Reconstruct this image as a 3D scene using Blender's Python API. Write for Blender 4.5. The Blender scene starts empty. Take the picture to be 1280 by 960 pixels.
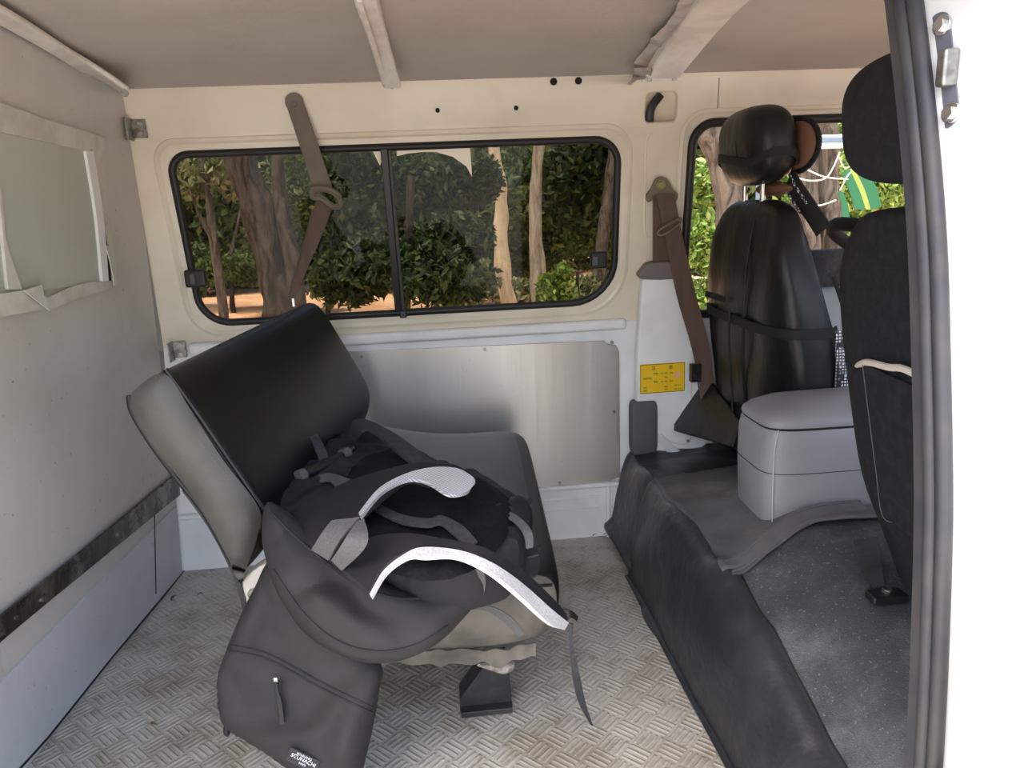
import bpy, bmesh, math, random
import numpy as np
from mathutils import Vector, Matrix, noise
from mathutils.geometry import delaunay_2d_cdt
V = Vector
random.seed(7)
SC = bpy.context.scene
COL = SC.collection

# ------------------------------------------------------------------ camera
F = 930.0; HC = 0.96
yw, pt, rl = [math.radians(a) for a in (5.2, 13.6, 2.5)]
FW = V((math.sin(yw)*math.cos(pt), math.cos(yw)*math.cos(pt), -math.sin(pt)))
R0 = V((math.cos(yw), -math.sin(yw), 0)); U0 = R0.cross(FW)
RT = R0*math.cos(rl) - U0*math.sin(rl); UP = U0*math.cos(rl) + R0*math.sin(rl)
CP = V((0, 0, HC))
cam_d = bpy.data.cameras.new('camera'); cam = bpy.data.objects.new('camera', cam_d); COL.objects.link(cam)
cam_d.sensor_width = 36; cam_d.sensor_fit = 'HORIZONTAL'; cam_d.lens = F*36/1280
cam_d.clip_start = 0.02; cam_d.clip_end = 300
m3 = Matrix((RT, UP, -FW)).transposed()
cam.matrix_world = Matrix.Translation(CP) @ m3.to_4x4()
SC.camera = cam

def ray(px, py): return RT*((px-640)/F) + UP*((480-py)/F) + FW
def P(px, py, X=None, Y=None, Z=None, plane=None):
    """the point of the real plane X / Y / Z = const (or point+normal) seen at a photo pixel"""
    d = ray(px, py)
    if plane is not None:
        p, n = plane; t = (p-CP).dot(n)/d.dot(n)
    elif X is not None: t = X/d.x
    elif Y is not None: t = Y/d.y
    else: t = (Z-HC)/d.z
    return CP + d*t
# van dimensions (metres, floor = 0)
def wy(z): return 1.99 if z < .63 else 1.99-(z-.63)*.11/.62
E_S = V((0, -.11, .62)).normalized()
WN = V((1, 0, 0)).cross(E_S)                       # points towards +-Y
if WN.y > 0: WN = -WN
WPL = (V((0, 1.99, .63)), WN)
def PW(px, py, off=0.0): return P(px, py, plane=(WPL[0]+WN*off, WN))
def PL(px, py, off=0.0): return P(px, py, Y=1.99-off)
def cz(y): return 1.247+.06*(1-((y-1.25)/.65)**2) if y > .75 else 1.273
def PC(px, py, off=0.0):
    d = ray(px, py); z = 1.25
    for _ in range(12):
        t = (z-off-HC)/d.z; z = cz(max(.5, (CP+d*t).y))
    return CP+d*((z-off-HC)/d.z)
PB = V((-.766, 2.03, 0)); PN = V((0.054, 1, 0)).normalized().cross(V((.069, 0, 1)).normalized())
PN = PN.normalized()
if PN.x < 0: PN = -PN
def PP(px, py, off=0.0): return P(px, py, plane=(PB+PN*off, PN))

# ------------------------------------------------------------------ objects
def wloc(o):
    v = V((0, 0, 0))
    while o is not None: v = v+o.location; o = o.parent
    return v
def thing(name, label, cat, loc, group=None):
    o = bpy.data.objects.new(name, None); COL.objects.link(o); o.location = loc
    o.empty_display_size = .05
    o['label'] = label; o['category'] = cat
    if group: o['group'] = group
    return o
def tag(o, label, cat, group=None):
    o['label'] = label; o['category'] = cat
    if group: o['group'] = group
    return o
def obj(name, bm, mat, parent=None, smooth=True, bevel=0, seg=3, sub=0, label=None, kind=None, solid=0, at=None, angle=40):
    """link a bmesh authored in world space as one mesh object"""
    if at is not None: bm.transform(Matrix.Translation(-V(at)))
    elif parent is not None: bm.transform(Matrix.Translation(-wloc(parent)))
    bmesh.ops.recalc_face_normals(bm, faces=bm.faces)
    me = bpy.data.meshes.new(name); bm.to_mesh(me); bm.free()
    o = bpy.data.objects.new(name, me); COL.objects.link(o)
    for m in (mat if isinstance(mat, (list, tuple)) else [mat]): me.materials.append(m)
    if parent is not None: o.parent = parent
    if at is not None: o.location = at
    if smooth:
        me.shade_smooth()
        if not sub and not bevel:
            try: me.set_sharp_from_angle(angle=math.radians(angle))
            except Exception: pass
    if solid:
        md = o.modifiers.new('thick', 'SOLIDIFY'); md.thickness = solid; md.offset = 0
    if bevel:
        md = o.modifiers.new('bevel', 'BEVEL'); md.width = bevel; md.segments = seg; md.limit_method = 'ANGLE'; md.angle_limit = math.radians(35)
        md.harden_normals = True
    if sub:
        md = o.modifiers.new('sub', 'SUBSURF'); md.levels = sub; md.render_levels = sub
    if label: o['label'] = label
    if kind: o['kind'] = kind
    return o
def struct(name, bm, mat, parent=None, **k):
    o = obj(name, bm, mat, parent, **k)
    if parent is None: o['kind'] = 'structure'
    return o

# ------------------------------------------------------------------ shapes
def nb(): return bmesh.new()
def box(bm, c, s, rot=None):
    M = Matrix.Translation(V(c))
    if rot is not None: M = M @ rot.to_4x4()
    bmesh.ops.create_cube(bm, size=1, matrix=M @ Matrix.Diagonal((*s, 1)))
    return bm
def cyl(bm, c, axis, r, h, n=16, r2=None):
    q = V((0, 0, 1)).rotation_difference(V(axis).normalized()).to_matrix().to_4x4()
    bmesh.ops.create_cone(bm, cap_ends=True, segments=n, radius1=r, radius2=r if r2 is None else r2, depth=h, matrix=Matrix.Translation(V(c)) @ q)
    return bm
def ball(bm, c, s, rot=None, e=1.0, nu=28, nv=16):
    """superellipsoid, e<1 boxier"""
    def sp(v, p): return math.copysign(abs(v)**p, v)
    vs = []; M = rot or Matrix.Identity(3)
    top = bm.verts.new(V(c)+M @ V((0, 0, s[2]))); bot = bm.verts.new(V(c)-M @ V((0, 0, s[2])))
    for j in range(1, nv):
        th = math.pi*j/nv-math.pi/2; row = []
        for i in range(nu):
            ph = 2*math.pi*i/nu
            row.append(bm.verts.new(V(c)+M @ V((s[0]*sp(math.cos(th), e)*sp(math.cos(ph), e), s[1]*sp(math.cos(th), e)*sp(math.sin(ph), e), s[2]*sp(math.sin(th), e)))))
        vs.append(row)
    for j in range(len(vs)-1):
        for i in range(nu): bm.faces.new((vs[j][i], vs[j][(i+1) % nu], vs[j+1][(i+1) % nu], vs[j+1][i]))
    for i in range(nu):
        bm.faces.new((bot, vs[0][(i+1) % nu], vs[0][i])); bm.faces.new((top, vs[-1][i], vs[-1][(i+1) % nu]))
    return bm
def cr(pts, n=8, closed=False):
    """Catmull-Rom resample"""
    pts = [V(p) for p in pts]; out = []; N = len(pts)
    rng = range(N if closed else N-1)
    for i in rng:
        g = (lambda k: pts[k % N]) if closed else (lambda k: pts[max(0, min(N-1, k))])
        a, b, c, d = g(i-1), g(i), g(i+1), g(i+2)
        for k in range(n):
            t = k/n
            out.append(.5*((2*b)+(c-a)*t+(2*a-5*b+4*c-d)*t*t+(3*b-a-3*c+d)*t**3))
    if not closed: out.append(pts[-1].copy())
    return out
def tube(bm, pts, r, n=8, closed=False):
    pts = [V(p) for p in pts]; N = len(pts); rings = []
    rr = r if isinstance(r, (list, tuple)) else [r]*N
    up = None
    for i in range(N):
        a = pts[(i-1) % N] if closed else pts[max(0, i-1)]; b = pts[(i+1) % N] if closed else pts[min(N-1, i+1)]
        t = (b-a).normalized()
        if up is None: up = t.orthogonal().normalized()
        up = (up-t*up.dot(t)).normalized(); s = t.cross(up)
        rings.append([bm.verts.new(pts[i]+(up*math.cos(2*math.pi*k/n)+s*math.sin(2*math.pi*k/n))*rr[i]) for k in range(n)])
    for i in range(N if closed else N-1):
        A, B = rings[i], rings[(i+1) % N]
        for k in range(n): bm.faces.new((A[k], A[(k+1) % n], B[(k+1) % n], B[k]))
    if not closed: bm.faces.new(rings[0][::-1]); bm.faces.new(rings[-1])
    return bm
def loft(bm, rings, closed=True, caps=True):
    R_ = [[bm.verts.new(V(p)) for p in r] for r in rings]; n = len(R_[0])
    for A, B in zip(R_[:-1], R_[1:]):
        for k in range(n if closed else n-1): bm.faces.new((A[k], A[(k+1) % n], B[(k+1) % n], B[k]))
    if caps and closed: bm.faces.new(R_[0][::-1]); bm.faces.new(R_[-1])
    return bm
def strip(bm, A, B, t, res=6, smooth=True, off=0.0):
    """ribbon between two edge lines with thickness t"""
    if smooth: A, B = cr(A, res), cr(B, res)
    A = [V(a) for a in A]; B = [V(b) for b in B]; N = len(A); rings = []
    for i in range(N):
        tg = (A[min(N-1, i+1)]+B[min(N-1, i+1)]-A[max(0, i-1)]-B[max(0, i-1)]).normalized()
        nrm = tg.cross(B[i]-A[i])
        nrm = nrm.normalized() if nrm.length > 1e-9 else V((0, 0, 1))
        if nrm.dot(CP-A[i]) < 0: nrm = -nrm
        o = nrm*off
        rings.append([A[i]+o+nrm*t/2, B[i]+o+nrm*t/2, B[i]+o-nrm*t/2, A[i]+o-nrm*t/2])
    return loft(bm, rings)
def poly(bm, pts, ext):
    """prism"""
    a = [bm.verts.new(V(p)) for p in pts]; b = [bm.verts.new(V(p)+V(ext)) for p in pts]; n = len(pts)
    bm.faces.new(a); bm.faces.new(b[::-1])
    for i in range(n): bm.faces.new((a[i], a[(i+1) % n], b[(i+1) % n], b[i]))
    return bm
def rrect(x0, x1, z0, z1, rads, n=8):
    """rounded rectangle, radii bl br tr tl, counter-clockwise 2D"""
    out = []
    for (cx, cy, r, a0) in ((x0+rads[0], z0+rads[0], rads[0], 180), (x1-rads[1], z0+rads[1], rads[1], 270), (x1-rads[2], z1-rads[2], rads[2], 0), (x0+rads[3], z1-rads[3], rads[3], 90)):
        for k in range(n+1):
            a = math.radians(a0+90*k/n); out.append((cx+r*math.cos(a), cy+r*math.sin(a)))
    return out
def plate(outer, holes, o, ux, uy, thick, bevel=0.0):
    """flat sheet with holes and rounded edges"""
    cu = bpy.data.curves.new('tmp', 'CURVE'); cu.dimensions = '2D'; cu.fill_mode = 'BOTH'; cu.extrude = thick/2-bevel; cu.bevel_depth = bevel; cu.bevel_resolution = 2; cu.offset = -bevel
    for lp in [outer]+holes:
        s = cu.splines.new('POLY'); s.points.add(len(lp)-1); s.use_cyclic_u = True
        for p, q in zip(s.points, lp): p.co = (q[0], q[1], 0, 1)
    ob = bpy.data.objects.new('tmp', cu); COL.objects.link(ob)
    dg = bpy.context.evaluated_depsgraph_get(); me = ob.evaluated_get(dg).to_mesh()
    bm = nb(); bm.from_mesh(me); ob.evaluated_get(dg).to_mesh_clear()
    bpy.data.objects.remove(ob); bpy.data.curves.remove(cu)
    bmesh.ops.remove_doubles(bm, verts=bm.verts, dist=1e-5)
    ux, uy = V(ux).normalized(), V(uy).normalized(); un = ux.cross(uy)
    bm.transform(Matrix.Translation(V(o)) @ Matrix((ux, uy, un)).transposed().to_4x4())
    return bm
def pillow(pts, n, hf, hb, r, step=.012, disp=None, sm=True, ns=0.0, nf=14.0):
    """soft body: outline of 3D points on a plane with normal n, bulging hf in front and hb behind, edge radius r"""
    n = V(n).normalized()
    if sm: pts = cr(pts, 5, True)
    o = sum((V(p) for p in pts), V((0, 0, 0)))/len(pts)
    u = n.orthogonal().normalized(); u = (V((1, 0, 0))-n*n.x).normalized(); v = n.cross(u)
    b2 = np.array([((V(p)-o).dot(u), (V(p)-o).dot(v)) for p in pts])
    w = [(V(p)-o).dot(n) for p in pts]
    mn, mx = b2.min(0), b2.max(0); g = []
    A = b2; B = np.roll(b2, -1, 0); AB = B-A; L2 = (AB**2).sum(1)+1e-12
    def dist(q):
        t = np.clip(((q-A)*AB).sum(1)/L2, 0, 1); return np.sqrt((((A+AB*t[:, None])-q)**2).sum(1)).min()
    def inside(q):
        c = (A[:, 1] > q[1]) != (B[:, 1] > q[1])
        return (c & (q[0] < (B[:, 0]-A[:, 0])*(q[1]-A[:, 1])/(B[:, 1]-A[:, 1]+1e-15)+A[:, 0])).sum() % 2 == 1
    y = mn[1]; k = 0
    while y < mx[1]:
        x = mn[0]+(k % 2)*step/2
        while x < mx[0]:
            q = np.array((x, y))
            if inside(q) and dist(q) > step*.35: g.append((x, y))
            x += step
        y += step*.87; k += 1
    nbd = len(b2)
    vs = [V(p) for p in b2.tolist()]+[V(p) for p in g]
    ov, oe, of, *_ = delaunay_2d_cdt(vs, [(i, (i+1) % nbd) for i in range(nbd)], [], 1, 1e-6)
    bm = nb(); fr = []; bk = []
    for p in ov:
        q = np.array((p.x, p.y)); d = dist(q); e = max(0, 1-min(d/r, 1)); s = math.sqrt(max(0, 1-e*e))
        if d < 1e-5: s = 0
        base = o+u*p.x+v*p.y
        nz = ns*noise.noise(base*nf)*s+ns*.5*noise.noise(base*nf*2.3)*s if ns else 0
        dd = disp(base, s) if disp else 0
        f = bm.verts.new(base+n*(hf*s+nz+dd)); fr.append(f)
        bk.append(f if s == 0 else bm.verts.new(base-n*hb*s))
    for t in of:
        try: bm.faces.new([fr[i] for i in t])
        except ValueError: pass
        t2 = [bk[i] for i in t][::-1]
        try: bm.faces.new(t2)
        except ValueError: pass
    return bm
def S(t): t = max(0., min(1., t)); return t*t*(3-2*t)
def lerp(xs, ys, x):
    return float(np.interp(x, xs, ys))

# ------------------------------------------------------------------ materials
def srgb(r, g, b): return tuple(((c/255)/12.92 if c/255 <= .04045 else ((c/255+.055)/1.055)**2.4) for c in (r, g, b))+(1,)
class NT:
    def __init__(s, name):
        s.m = bpy.data.materials.new(name); s.m.use_nodes = True; s.t = s.m.node_tree; s.t.nodes.clear()
        s.out = s.n('ShaderNodeOutputMaterial')
    def n(s, ty, **k):
        nd = s.t.nodes.new(ty)
        for a, b in k.items(): setattr(nd, a, b)
        return nd
    def l(s, a, b): s.t.links.new(a, b)
    def put(s, sock, v):
        if isinstance(v, bpy.types.NodeSocket): s.l(v, sock)
        else: sock.default_value = v
    def mth(s, op, a, b=None, c=None):
        nd = s.n('ShaderNodeMath', operation=op); s.put(nd.inputs[0], a)
        if b is not None: s.put(nd.inputs[1], b)
        if c is not None: s.put(nd.inputs[2], c)
        return nd.outputs[0]
    def mix(s, f, a, b):
        nd = s.n('ShaderNodeMix', data_type='RGBA'); s.put(nd.inputs[0], f); s.put(nd.inputs[6], a); s.put(nd.inputs[7], b); return nd.outputs[2]
    def noise(s, sc, det=3, rough=.55, vec=None, stretch=None, dist=0):
        tc = s.n('ShaderNodeTexCoord').outputs['Object'] if vec is None else vec
        if stretch:
            mp = s.n('ShaderNodeMapping'); s.l(tc, mp.inputs[0]); mp.inputs['Scale'].default_value = stretch; tc = mp.outputs[0]
        nd = s.n('ShaderNodeTexNoise'); s.l(tc, nd.inputs['Vector']); nd.inputs['Scale'].default_value = sc; nd.inputs['Detail'].default_value = det; nd.inputs['Roughness'].default_value = rough; nd.inputs['Distortion'].default_value = dist
        return nd.outputs[0]
    def ramp(s, v, a, b):
        nd = s.n('ShaderNodeMapRange', interpolation_type='SMOOTHSTEP'); s.put(nd.inputs[0], v); nd.inputs[1].default_value = a; nd.inputs[2].default_value = b; return nd.outputs[0]
    def bump(s, h, dist, st=1.0):
        nd = s.n('ShaderNodeBump'); s.l(h, nd.inputs['Height']); nd.inputs['Distance'].default_value = dist; nd.inputs['Strength'].default_value = st; return nd.outputs[0]
    def bsdf(s, col, rough=.5, metal=0, spec=.5, normal=None, **k):
        b = s.n('ShaderNodeBsdfPrincipled'); s.put(b.inputs['Base Color'], col); s.put(b.inputs['Roughness'], rough); s.put(b.inputs['Metallic'], metal); b.inputs['Specular IOR Level'].default_value = spec
        if normal is not None: s.l(normal, b.inputs['Normal'])
        for a, v in k.items(): s.put(b.inputs[a.replace('_', ' ')], v)
        s.l(b.outputs[0], s.out.inputs[0]); return b
def M(name, col, rough=.5, metal=0, spec=.5, col2=None, sc=8, lo=.4, hi=.65, stretch=None, bsc=0, bd=0.0, bstretch=None, det=4):
    t = NT(name); c = col
    if col2 is not None: c = t.mix(t.ramp(t.noise(sc, det, stretch=stretch), lo, hi), col, col2)
    nm = t.bump(t.noise(bsc, 3, stretch=bstretch), bd) if bsc else None
    t.bsdf(c, rough, metal, spec, nm); return t.m

m_cream = M('cream_bounce_paint', srgb(228, 220, 200), .33, 0, .5, srgb(218, 209, 188), 5)  # warm bounce light on the upper wall is put into this cream
m_white = M('white_paint', srgb(235, 236, 236), .3, 0, .5, srgb(224, 225, 225), 6)
m_jamb = M('white_body_paint', srgb(208, 207, 205), .3)
m_head = M('headliner_vinyl', srgb(186, 177, 166), .75, 0, .3, srgb(178, 168, 157), 3, bsc=60, bd=.0008)
m_rib = M('rib_paint', srgb(222, 216, 206), .4, 0, .5, srgb(205, 197, 186), 14)
m_part = M('partition_board', srgb(196, 187, 182), .42, 0, .4, srgb(182, 173, 168), 4, stretch=(1, 1, .4))
m_part2 = M('partition_lower_board', srgb(196, 197, 202), .38, 0, .45, srgb(186, 187, 191), 4)
m_tape = M('masking_tape', srgb(205, 202, 192), .6, 0, .3, srgb(190, 186, 175), 18, bsc=60, bd=.001)
m_rubber = M('black_rubber', srgb(26, 25, 25), .5, bsc=90, bd=.0003)
m_seal = M('grey_seal_rubber', srgb(54, 55, 60), .5, 0, .4, srgb(66, 64, 63), 20)
m_black = M('black_plastic', srgb(24, 24, 26), .42)
m_vinyl = M('black_seat_vinyl', srgb(17, 17, 18), .33, 0, .38, srgb(24, 23, 23), 7, bsc=320, bd=.0004)
m_leather = M('black_cover_leather', srgb(19, 20, 21), .4, 0, .38, srgb(24, 25, 26), 5, bsc=14, bd=.005, bstretch=(1, 1, .5))
m_cloth = M('black_seat_cloth', srgb(34, 35, 38), .8, 0, .2, srgb(42, 43, 46), 60, bsc=500, bd=.0006)
m_dust = M('dusty_seat_vinyl', srgb(80, 77, 71), .42, 0, .42, srgb(60, 58, 54), 6, bsc=200, bd=.0004)
m_under = M('worn_seat_vinyl', srgb(110, 103, 94), .55, 0, .35, srgb(76, 72, 67), 9, .42, .7, bsc=30, bd=.003)
m_seattop = M('cushion_top_vinyl', srgb(62, 61, 59), .36, 0, .5, srgb(50, 49, 48), 6, bsc=250, bd=.0005)
m_thread = M('stitch_thread', srgb(92, 91, 90), .7)
m_pack = M('charcoal_nylon', srgb(33, 33, 37), .66, 0, .32, srgb(40, 39, 43), 9, bsc=480, bd=.0006)
m_pack2 = M('warm_charcoal_nylon', srgb(45, 43, 43), .68, 0, .3, srgb(37, 36, 38), 7, bsc=480, bd=.0006)
m_mesh = M('black_back_mesh', srgb(13, 13, 15), .85, 0, .2, srgb(24, 24, 27), 200, bsc=700, bd=.0008)
m_web = M('grey_webbing', srgb(96, 95, 94), .8, 0, .2, srgb(88, 87, 86), 300, bsc=300, bd=.0005)
m_webd = M('dark_webbing', srgb(66, 67, 69), .75, 0, .2, srgb(56, 57, 60), 90, bsc=300, bd=.0005)
m_belt = M('brown_belt_webbing', srgb(98, 78, 70), .6, 0, .3, srgb(88, 69, 62), 50, stretch=(1, 1, .1), bsc=300, bd=.0004)
m_beltp = M('brown_plastic', srgb(112, 100, 86), .5)
m_sheath = M('taupe_sheath_plastic', srgb(116, 108, 96), .55, 0, .4, srgb(106, 98, 88), 12)
m_capg = M('grey_brown_plastic', srgb(118, 108, 106), .5)
m_pad = M('grey_rubber_pad', srgb(84, 86, 92), .6, bsc=60, bd=.0008)
m_console = M('grey_console_vinyl', srgb(138, 138, 141), .42, 0, .45, srgb(131, 131, 134), 6, bsc=380, bd=.0004)
m_zinc = M('galvanised_steel', srgb(165, 166, 160), .4, .9, .5, srgb(110, 110, 104), 40)
m_chrome = M('chrome', srgb(210, 210, 210), .18, 1)
m_steelleg = M('dark_painted_steel', srgb(36, 38, 42), .5, .2, .5, srgb(52, 50, 48), 30)
m_foam = M('torn_foam', srgb(146, 140, 130), .9, 0, .1, srgb(118, 112, 104), 50, bsc=80, bd=.002)
m_brown = M('brown_suede', srgb(122, 86, 66), .8)
m_lace = M('black_lace', srgb(18, 18, 18), .8)
m_skyrefl = M('pale_sky_reflection', srgb(243, 234, 214), .5)  # flat cream for the sky mirrored in the side window
m_torn = M('torn_liner_cloth', srgb(200, 191, 184), .8, 0, .2, srgb(178, 168, 160), 30, bsc=40, bd=.004)
m_hole = M('hole_black', srgb(14, 13, 12), .8)
m_door = M('blue_grey_trim', srgb(176, 188, 196), .5)
m_yellow = M('yellow_sticker', srgb(240, 196, 24), .45)
m_ink = M('sticker_ink', srgb(70, 52, 16), .6)
m_pink = M('pink_seal_ink', srgb(232, 170, 140), .6)
m_lab = M('label_black', srgb(30, 31, 38), .6)
m_labw = M('label_white', srgb(215, 216, 222), .6)
m_cream2 = M('cream_piping', srgb(214, 205, 190), .6)
m_cable = M('white_sleeve', srgb(205, 208, 210), .5)

def lining_mat():
    t = NT('grey_spacer_mesh')
    w = t.n('ShaderNodeTexWave', wave_type='BANDS', bands_direction='DIAGONAL'); t.l(t.n('ShaderNodeTexCoord').outputs['Object'], w.inputs['Vector']); w.inputs['Scale'].default_value = 130
    h = w.outputs['Fac']; nz = t.noise(500, 2)
    c = t.mix(t.ramp(h, .1, .8), srgb(160, 161, 166), srgb(204, 204, 205))
    t.bsdf(c, .8, 0, .2, t.bump(t.mth('ADD', h, nz), .0012)); return t.m
m_lining = lining_mat()
def net_mat():
    t = NT('white_on_black_net')
    v = t.n('ShaderNodeTexVoronoi', feature='DISTANCE_TO_EDGE'); t.l(t.n('ShaderNodeTexCoord').outputs['Object'], v.inputs['Vector']); v.inputs['Scale'].default_value = 150; v.inputs['Randomness'].default_value = .25
    c = t.mix(t.ramp(v.outputs['Distance'], .12, .26), srgb(28, 28, 30), srgb(215, 218, 220))
    t.bsdf(c, .6); return t.m
m_net = net_mat()
m_lining2 = M('white_spacer_mesh', srgb(204, 202, 201), .85, 0, .2, srgb(182, 180, 180), 320, bsc=400, bd=.001)
def floor_mat():
    t = NT('aluminium_tread_plate')
    tc = t.n('ShaderNodeTexCoord').outputs['Object']
    mp = t.n('ShaderNodeMapping'); t.l(tc, mp.inputs[0]); mp.inputs['Rotation'].default_value = (0, 0, math.radians(45)); c = 1/.046; mp.inputs['Scale'].default_value = (c, c, c)
    sx = t.n('ShaderNodeSeparateXYZ'); t.l(mp.outputs[0], sx.inputs[0]); u, v = sx.outputs[0], sx.outputs[1]
    fu, fv = t.mth('FLOOR', u), t.mth('FLOOR', v); par = t.mth('FLOORED_MODULO', t.mth('ADD', fu, fv), 2.0)
    ru, rv = t.mth('SUBTRACT', u, fu), t.mth('SUBTRACT', v, fv)
    a = t.mth('ADD', t.mth('MULTIPLY', par, ru), t.mth('MULTIPLY', t.mth('SUBTRACT', 1.0, par), rv))
    b = t.mth('ADD', t.mth('MULTIPLY', par, rv), t.mth('MULTIPLY', t.mth('SUBTRACT', 1.0, par), ru))
    s4 = t.mth('MULTIPLY', a, 4.0); fr = t.mth('ABSOLUTE', t.mth('SUBTRACT', t.mth('FRACT', s4), .5))
    bar = t.ramp(fr, .32, .12)
    end = t.ramp(t.mth('ABSOLUTE', t.mth('SUBTRACT', b, .5)), .47, .38)
    h = t.mth('MULTIPLY', bar, end)
    d1 = t.ramp(t.noise(5, 6, .65), .42, .66); d2 = t.ramp(t.noise(38, 4, .7), .5, .7)
    base = t.mix(d1, srgb(188, 185, 176), srgb(148, 140, 125)); base = t.mix(t.mth('MULTIPLY', d2, .45), base, srgb(98, 88, 74))
    col = t.mix(t.mth('MULTIPLY', h, .28), base, srgb(210, 207, 200))
    rg = t.mth('ADD', .5, t.mth('MULTIPLY', d1, .2))
    t.bsdf(col, rg, .28, .4, t.bump(t.mth('ADD', h, t.mth('MULTIPLY', t.noise(120, 2), .1)), .0016, .9)); return t.m
m_floor = floor_mat()
def alu_mat(name, c1, c2, rough, scr):
    t = NT(name)
    br = t.noise(60, 3, .6, stretch=(.6, 1, .02)); lg = t.noise(2.2, 2, stretch=(1.6, 1, .15)); sp = t.ramp(t.noise(70, 5, .8, dist=1.5), .62, .7)
    c = t.mix(t.ramp(lg, .35, .65), c1, c2); c = t.mix(t.mth('MULTIPLY', sp, scr), c, srgb(92, 90, 88))
    r = t.mth('ADD', rough, t.mth('MULTIPLY', br, .15))
    t.bsdf(c, r, .85, .5, t.bump(br, .0006)); return t.m
m_alu = alu_mat('brushed_aluminium', srgb(205, 203, 199), srgb(188, 184, 178), .3, .5)
def scuff_mat():
    t = NT('scuffed_steel_strip')
    n1 = t.noise(22, 6, .7, dist=1.0); n2 = t.ramp(t.noise(12, 4, .6, stretch=(1, 1, .4)), .45, .62)
    c = t.mix(n2, srgb(66, 63, 58), srgb(122, 117, 109)); c = t.mix(t.ramp(n1, .5, .6), c, srgb(48, 45, 42))
    t.bsdf(c, .32, .7, .5, t.bump(n1, .002)); return t.m
m_strip = scuff_mat()
def stains(name, c0, c1, cd, lo, hi):
    """painted board with dark rubbed streaks"""
    t = NT(name)
    a = t.ramp(t.noise(3, 5, .6), .35, .7); s1 = t.ramp(t.noise(16, 5, .65, stretch=(1, 1, .25), dist=.6), lo, hi)
    c = t.mix(a, c0, c1); c = t.mix(t.mth('MULTIPLY', s1, .6), c, cd); sp = t.ramp(t.noise(90, 2), .71, .75); c = t.mix(t.mth('MULTIPLY', sp, .5), c, srgb(84, 74, 66))
    t.bsdf(c, .42, 0, .4); return t.m
m_part = stains('partition_board', srgb(199, 194, 188), srgb(185, 179, 172), srgb(140, 130, 120), .64, .76)
m_part2 = stains('partition_lower_board', srgb(198, 199, 204), srgb(188, 189, 194), srgb(140, 136, 132), .66, .78)
def carpet_mat():
    t = NT('dusty_carpet')
    f = t.noise(420, 2); d = t.ramp(t.noise(6, 6, .7), .42, .72); sp = t.ramp(t.noise(160, 3, .8), .6, .72)
    c = t.mix(d, srgb(72, 76, 81), srgb(110, 112, 114)); c = t.mix(t.mth('MULTIPLY', sp, .7), c, srgb(156, 153, 146))
    t.bsdf(c, .9, 0, .15, t.bump(f, .003)); return t.m
m_carpet = carpet_mat()
m_mat = M('dusty_vinyl_mat', srgb(82, 83, 85), .55, 0, .35, srgb(104, 103, 102), 7, .4, .7, bsc=60, bd=.0012)
m_matd = M('black_vinyl_mat', srgb(38, 40, 44), .42, 0, .45, srgb(52, 54, 57), 8, bsc=26, bd=.004)
def glass_mat(name, tint, refl=1.0):
    t = NT(name)
    tr = t.n('ShaderNodeBsdfTransparent'); tr.inputs[0].default_value = tint
    gl = t.n('ShaderNodeBsdfGlossy'); gl.inputs['Roughness'].default_value = .02
    fr = t.n('ShaderNodeFresnel'); fr.inputs[0].default_value = 1.22
    mx = t.n('ShaderNodeMixShader'); t.l(fr.outputs[0], mx.inputs[0]); t.l(tr.outputs[0], mx.inputs[1]); t.l(gl.outputs[0], mx.inputs[2]); t.l(mx.outputs[0], t.out.inputs[0]); return t.m
m_glass = glass_mat('tinted_glass', (.50, .49, .45, 1))
m_clear = glass_mat('clear_glass', (.9, .92, .9, 1))
def frost_mat():
    t = NT('frosted_glass')
    b = t.bsdf(t.mix(t.ramp(t.noise(3, 3), .35, .65), srgb(214, 218, 206), srgb(196, 202, 188)), .28, 0, .5)
    tl = t.n('ShaderNodeBsdfTranslucent'); tl.inputs[0].default_value = srgb(206, 214, 200)
    mx = t.n('ShaderNodeMixShader'); mx.inputs[0].default_value = .3; t.l(b.outputs[0], mx.inputs[1]); t.l(tl.outputs[0], mx.inputs[2]); t.l(mx.outputs[0], t.out.inputs[0]); return t.m
m_frost = frost_mat()
def leaf_mat(name, c1, c2, c3):
    t = NT(name)
    g = t.n('ShaderNodeNewGeometry').outputs['Random Per Island']
    rp = t.n('ShaderNodeValToRGB'); t.l(g, rp.inputs[0]); e = rp.color_ramp.elements; e[0].color = c1; e[1].color = c3; x = e.new(.55); x.color = c2
    d = t.n('ShaderNodeBsdfPrincipled'); t.l(rp.outputs[0], d.inputs[0]); d.inputs['Roughness'].default_value = .5; d.inputs['Specular IOR Level'].default_value = .35
    tl = t.n('ShaderNodeBsdfTranslucent'); t.l(rp.outputs[0], tl.inputs[0])
    mx = t.n('ShaderNodeMixShader'); mx.inputs[0].default_value = .35; t.l(d.outputs[0], mx.inputs[1]); t.l(tl.outputs[0], mx.inputs[2]); t.l(mx.outputs[0], t.out.inputs[0]); return t.m
m_lf_dark = leaf_mat('leaf_dark', srgb(34, 48, 26), srgb(50, 68, 34), srgb(92, 104, 54))
m_lf_mid = leaf_mat('leaf_mid', srgb(50, 68, 32), srgb(76, 96, 44), srgb(126, 138, 72))
m_lf_lite = leaf_mat('leaf_light', srgb(84, 114, 46), srgb(122, 150, 66), srgb(180, 192, 112))
m_lf_dry = leaf_mat('leaf_dry', srgb(92, 102, 68), srgb(128, 134, 90), srgb(178, 176, 134))
def bark(name, c1, c2, sc=14):
    t = NT(name); n1 = t.noise(sc, 5, .65, stretch=(1, 1, .22), dist=.8)
    t.bsdf(t.mix(t.ramp(n1, .36, .62), c1, c2), .9, 0, .15, t.bump(n1, .05)); return t.m
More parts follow.
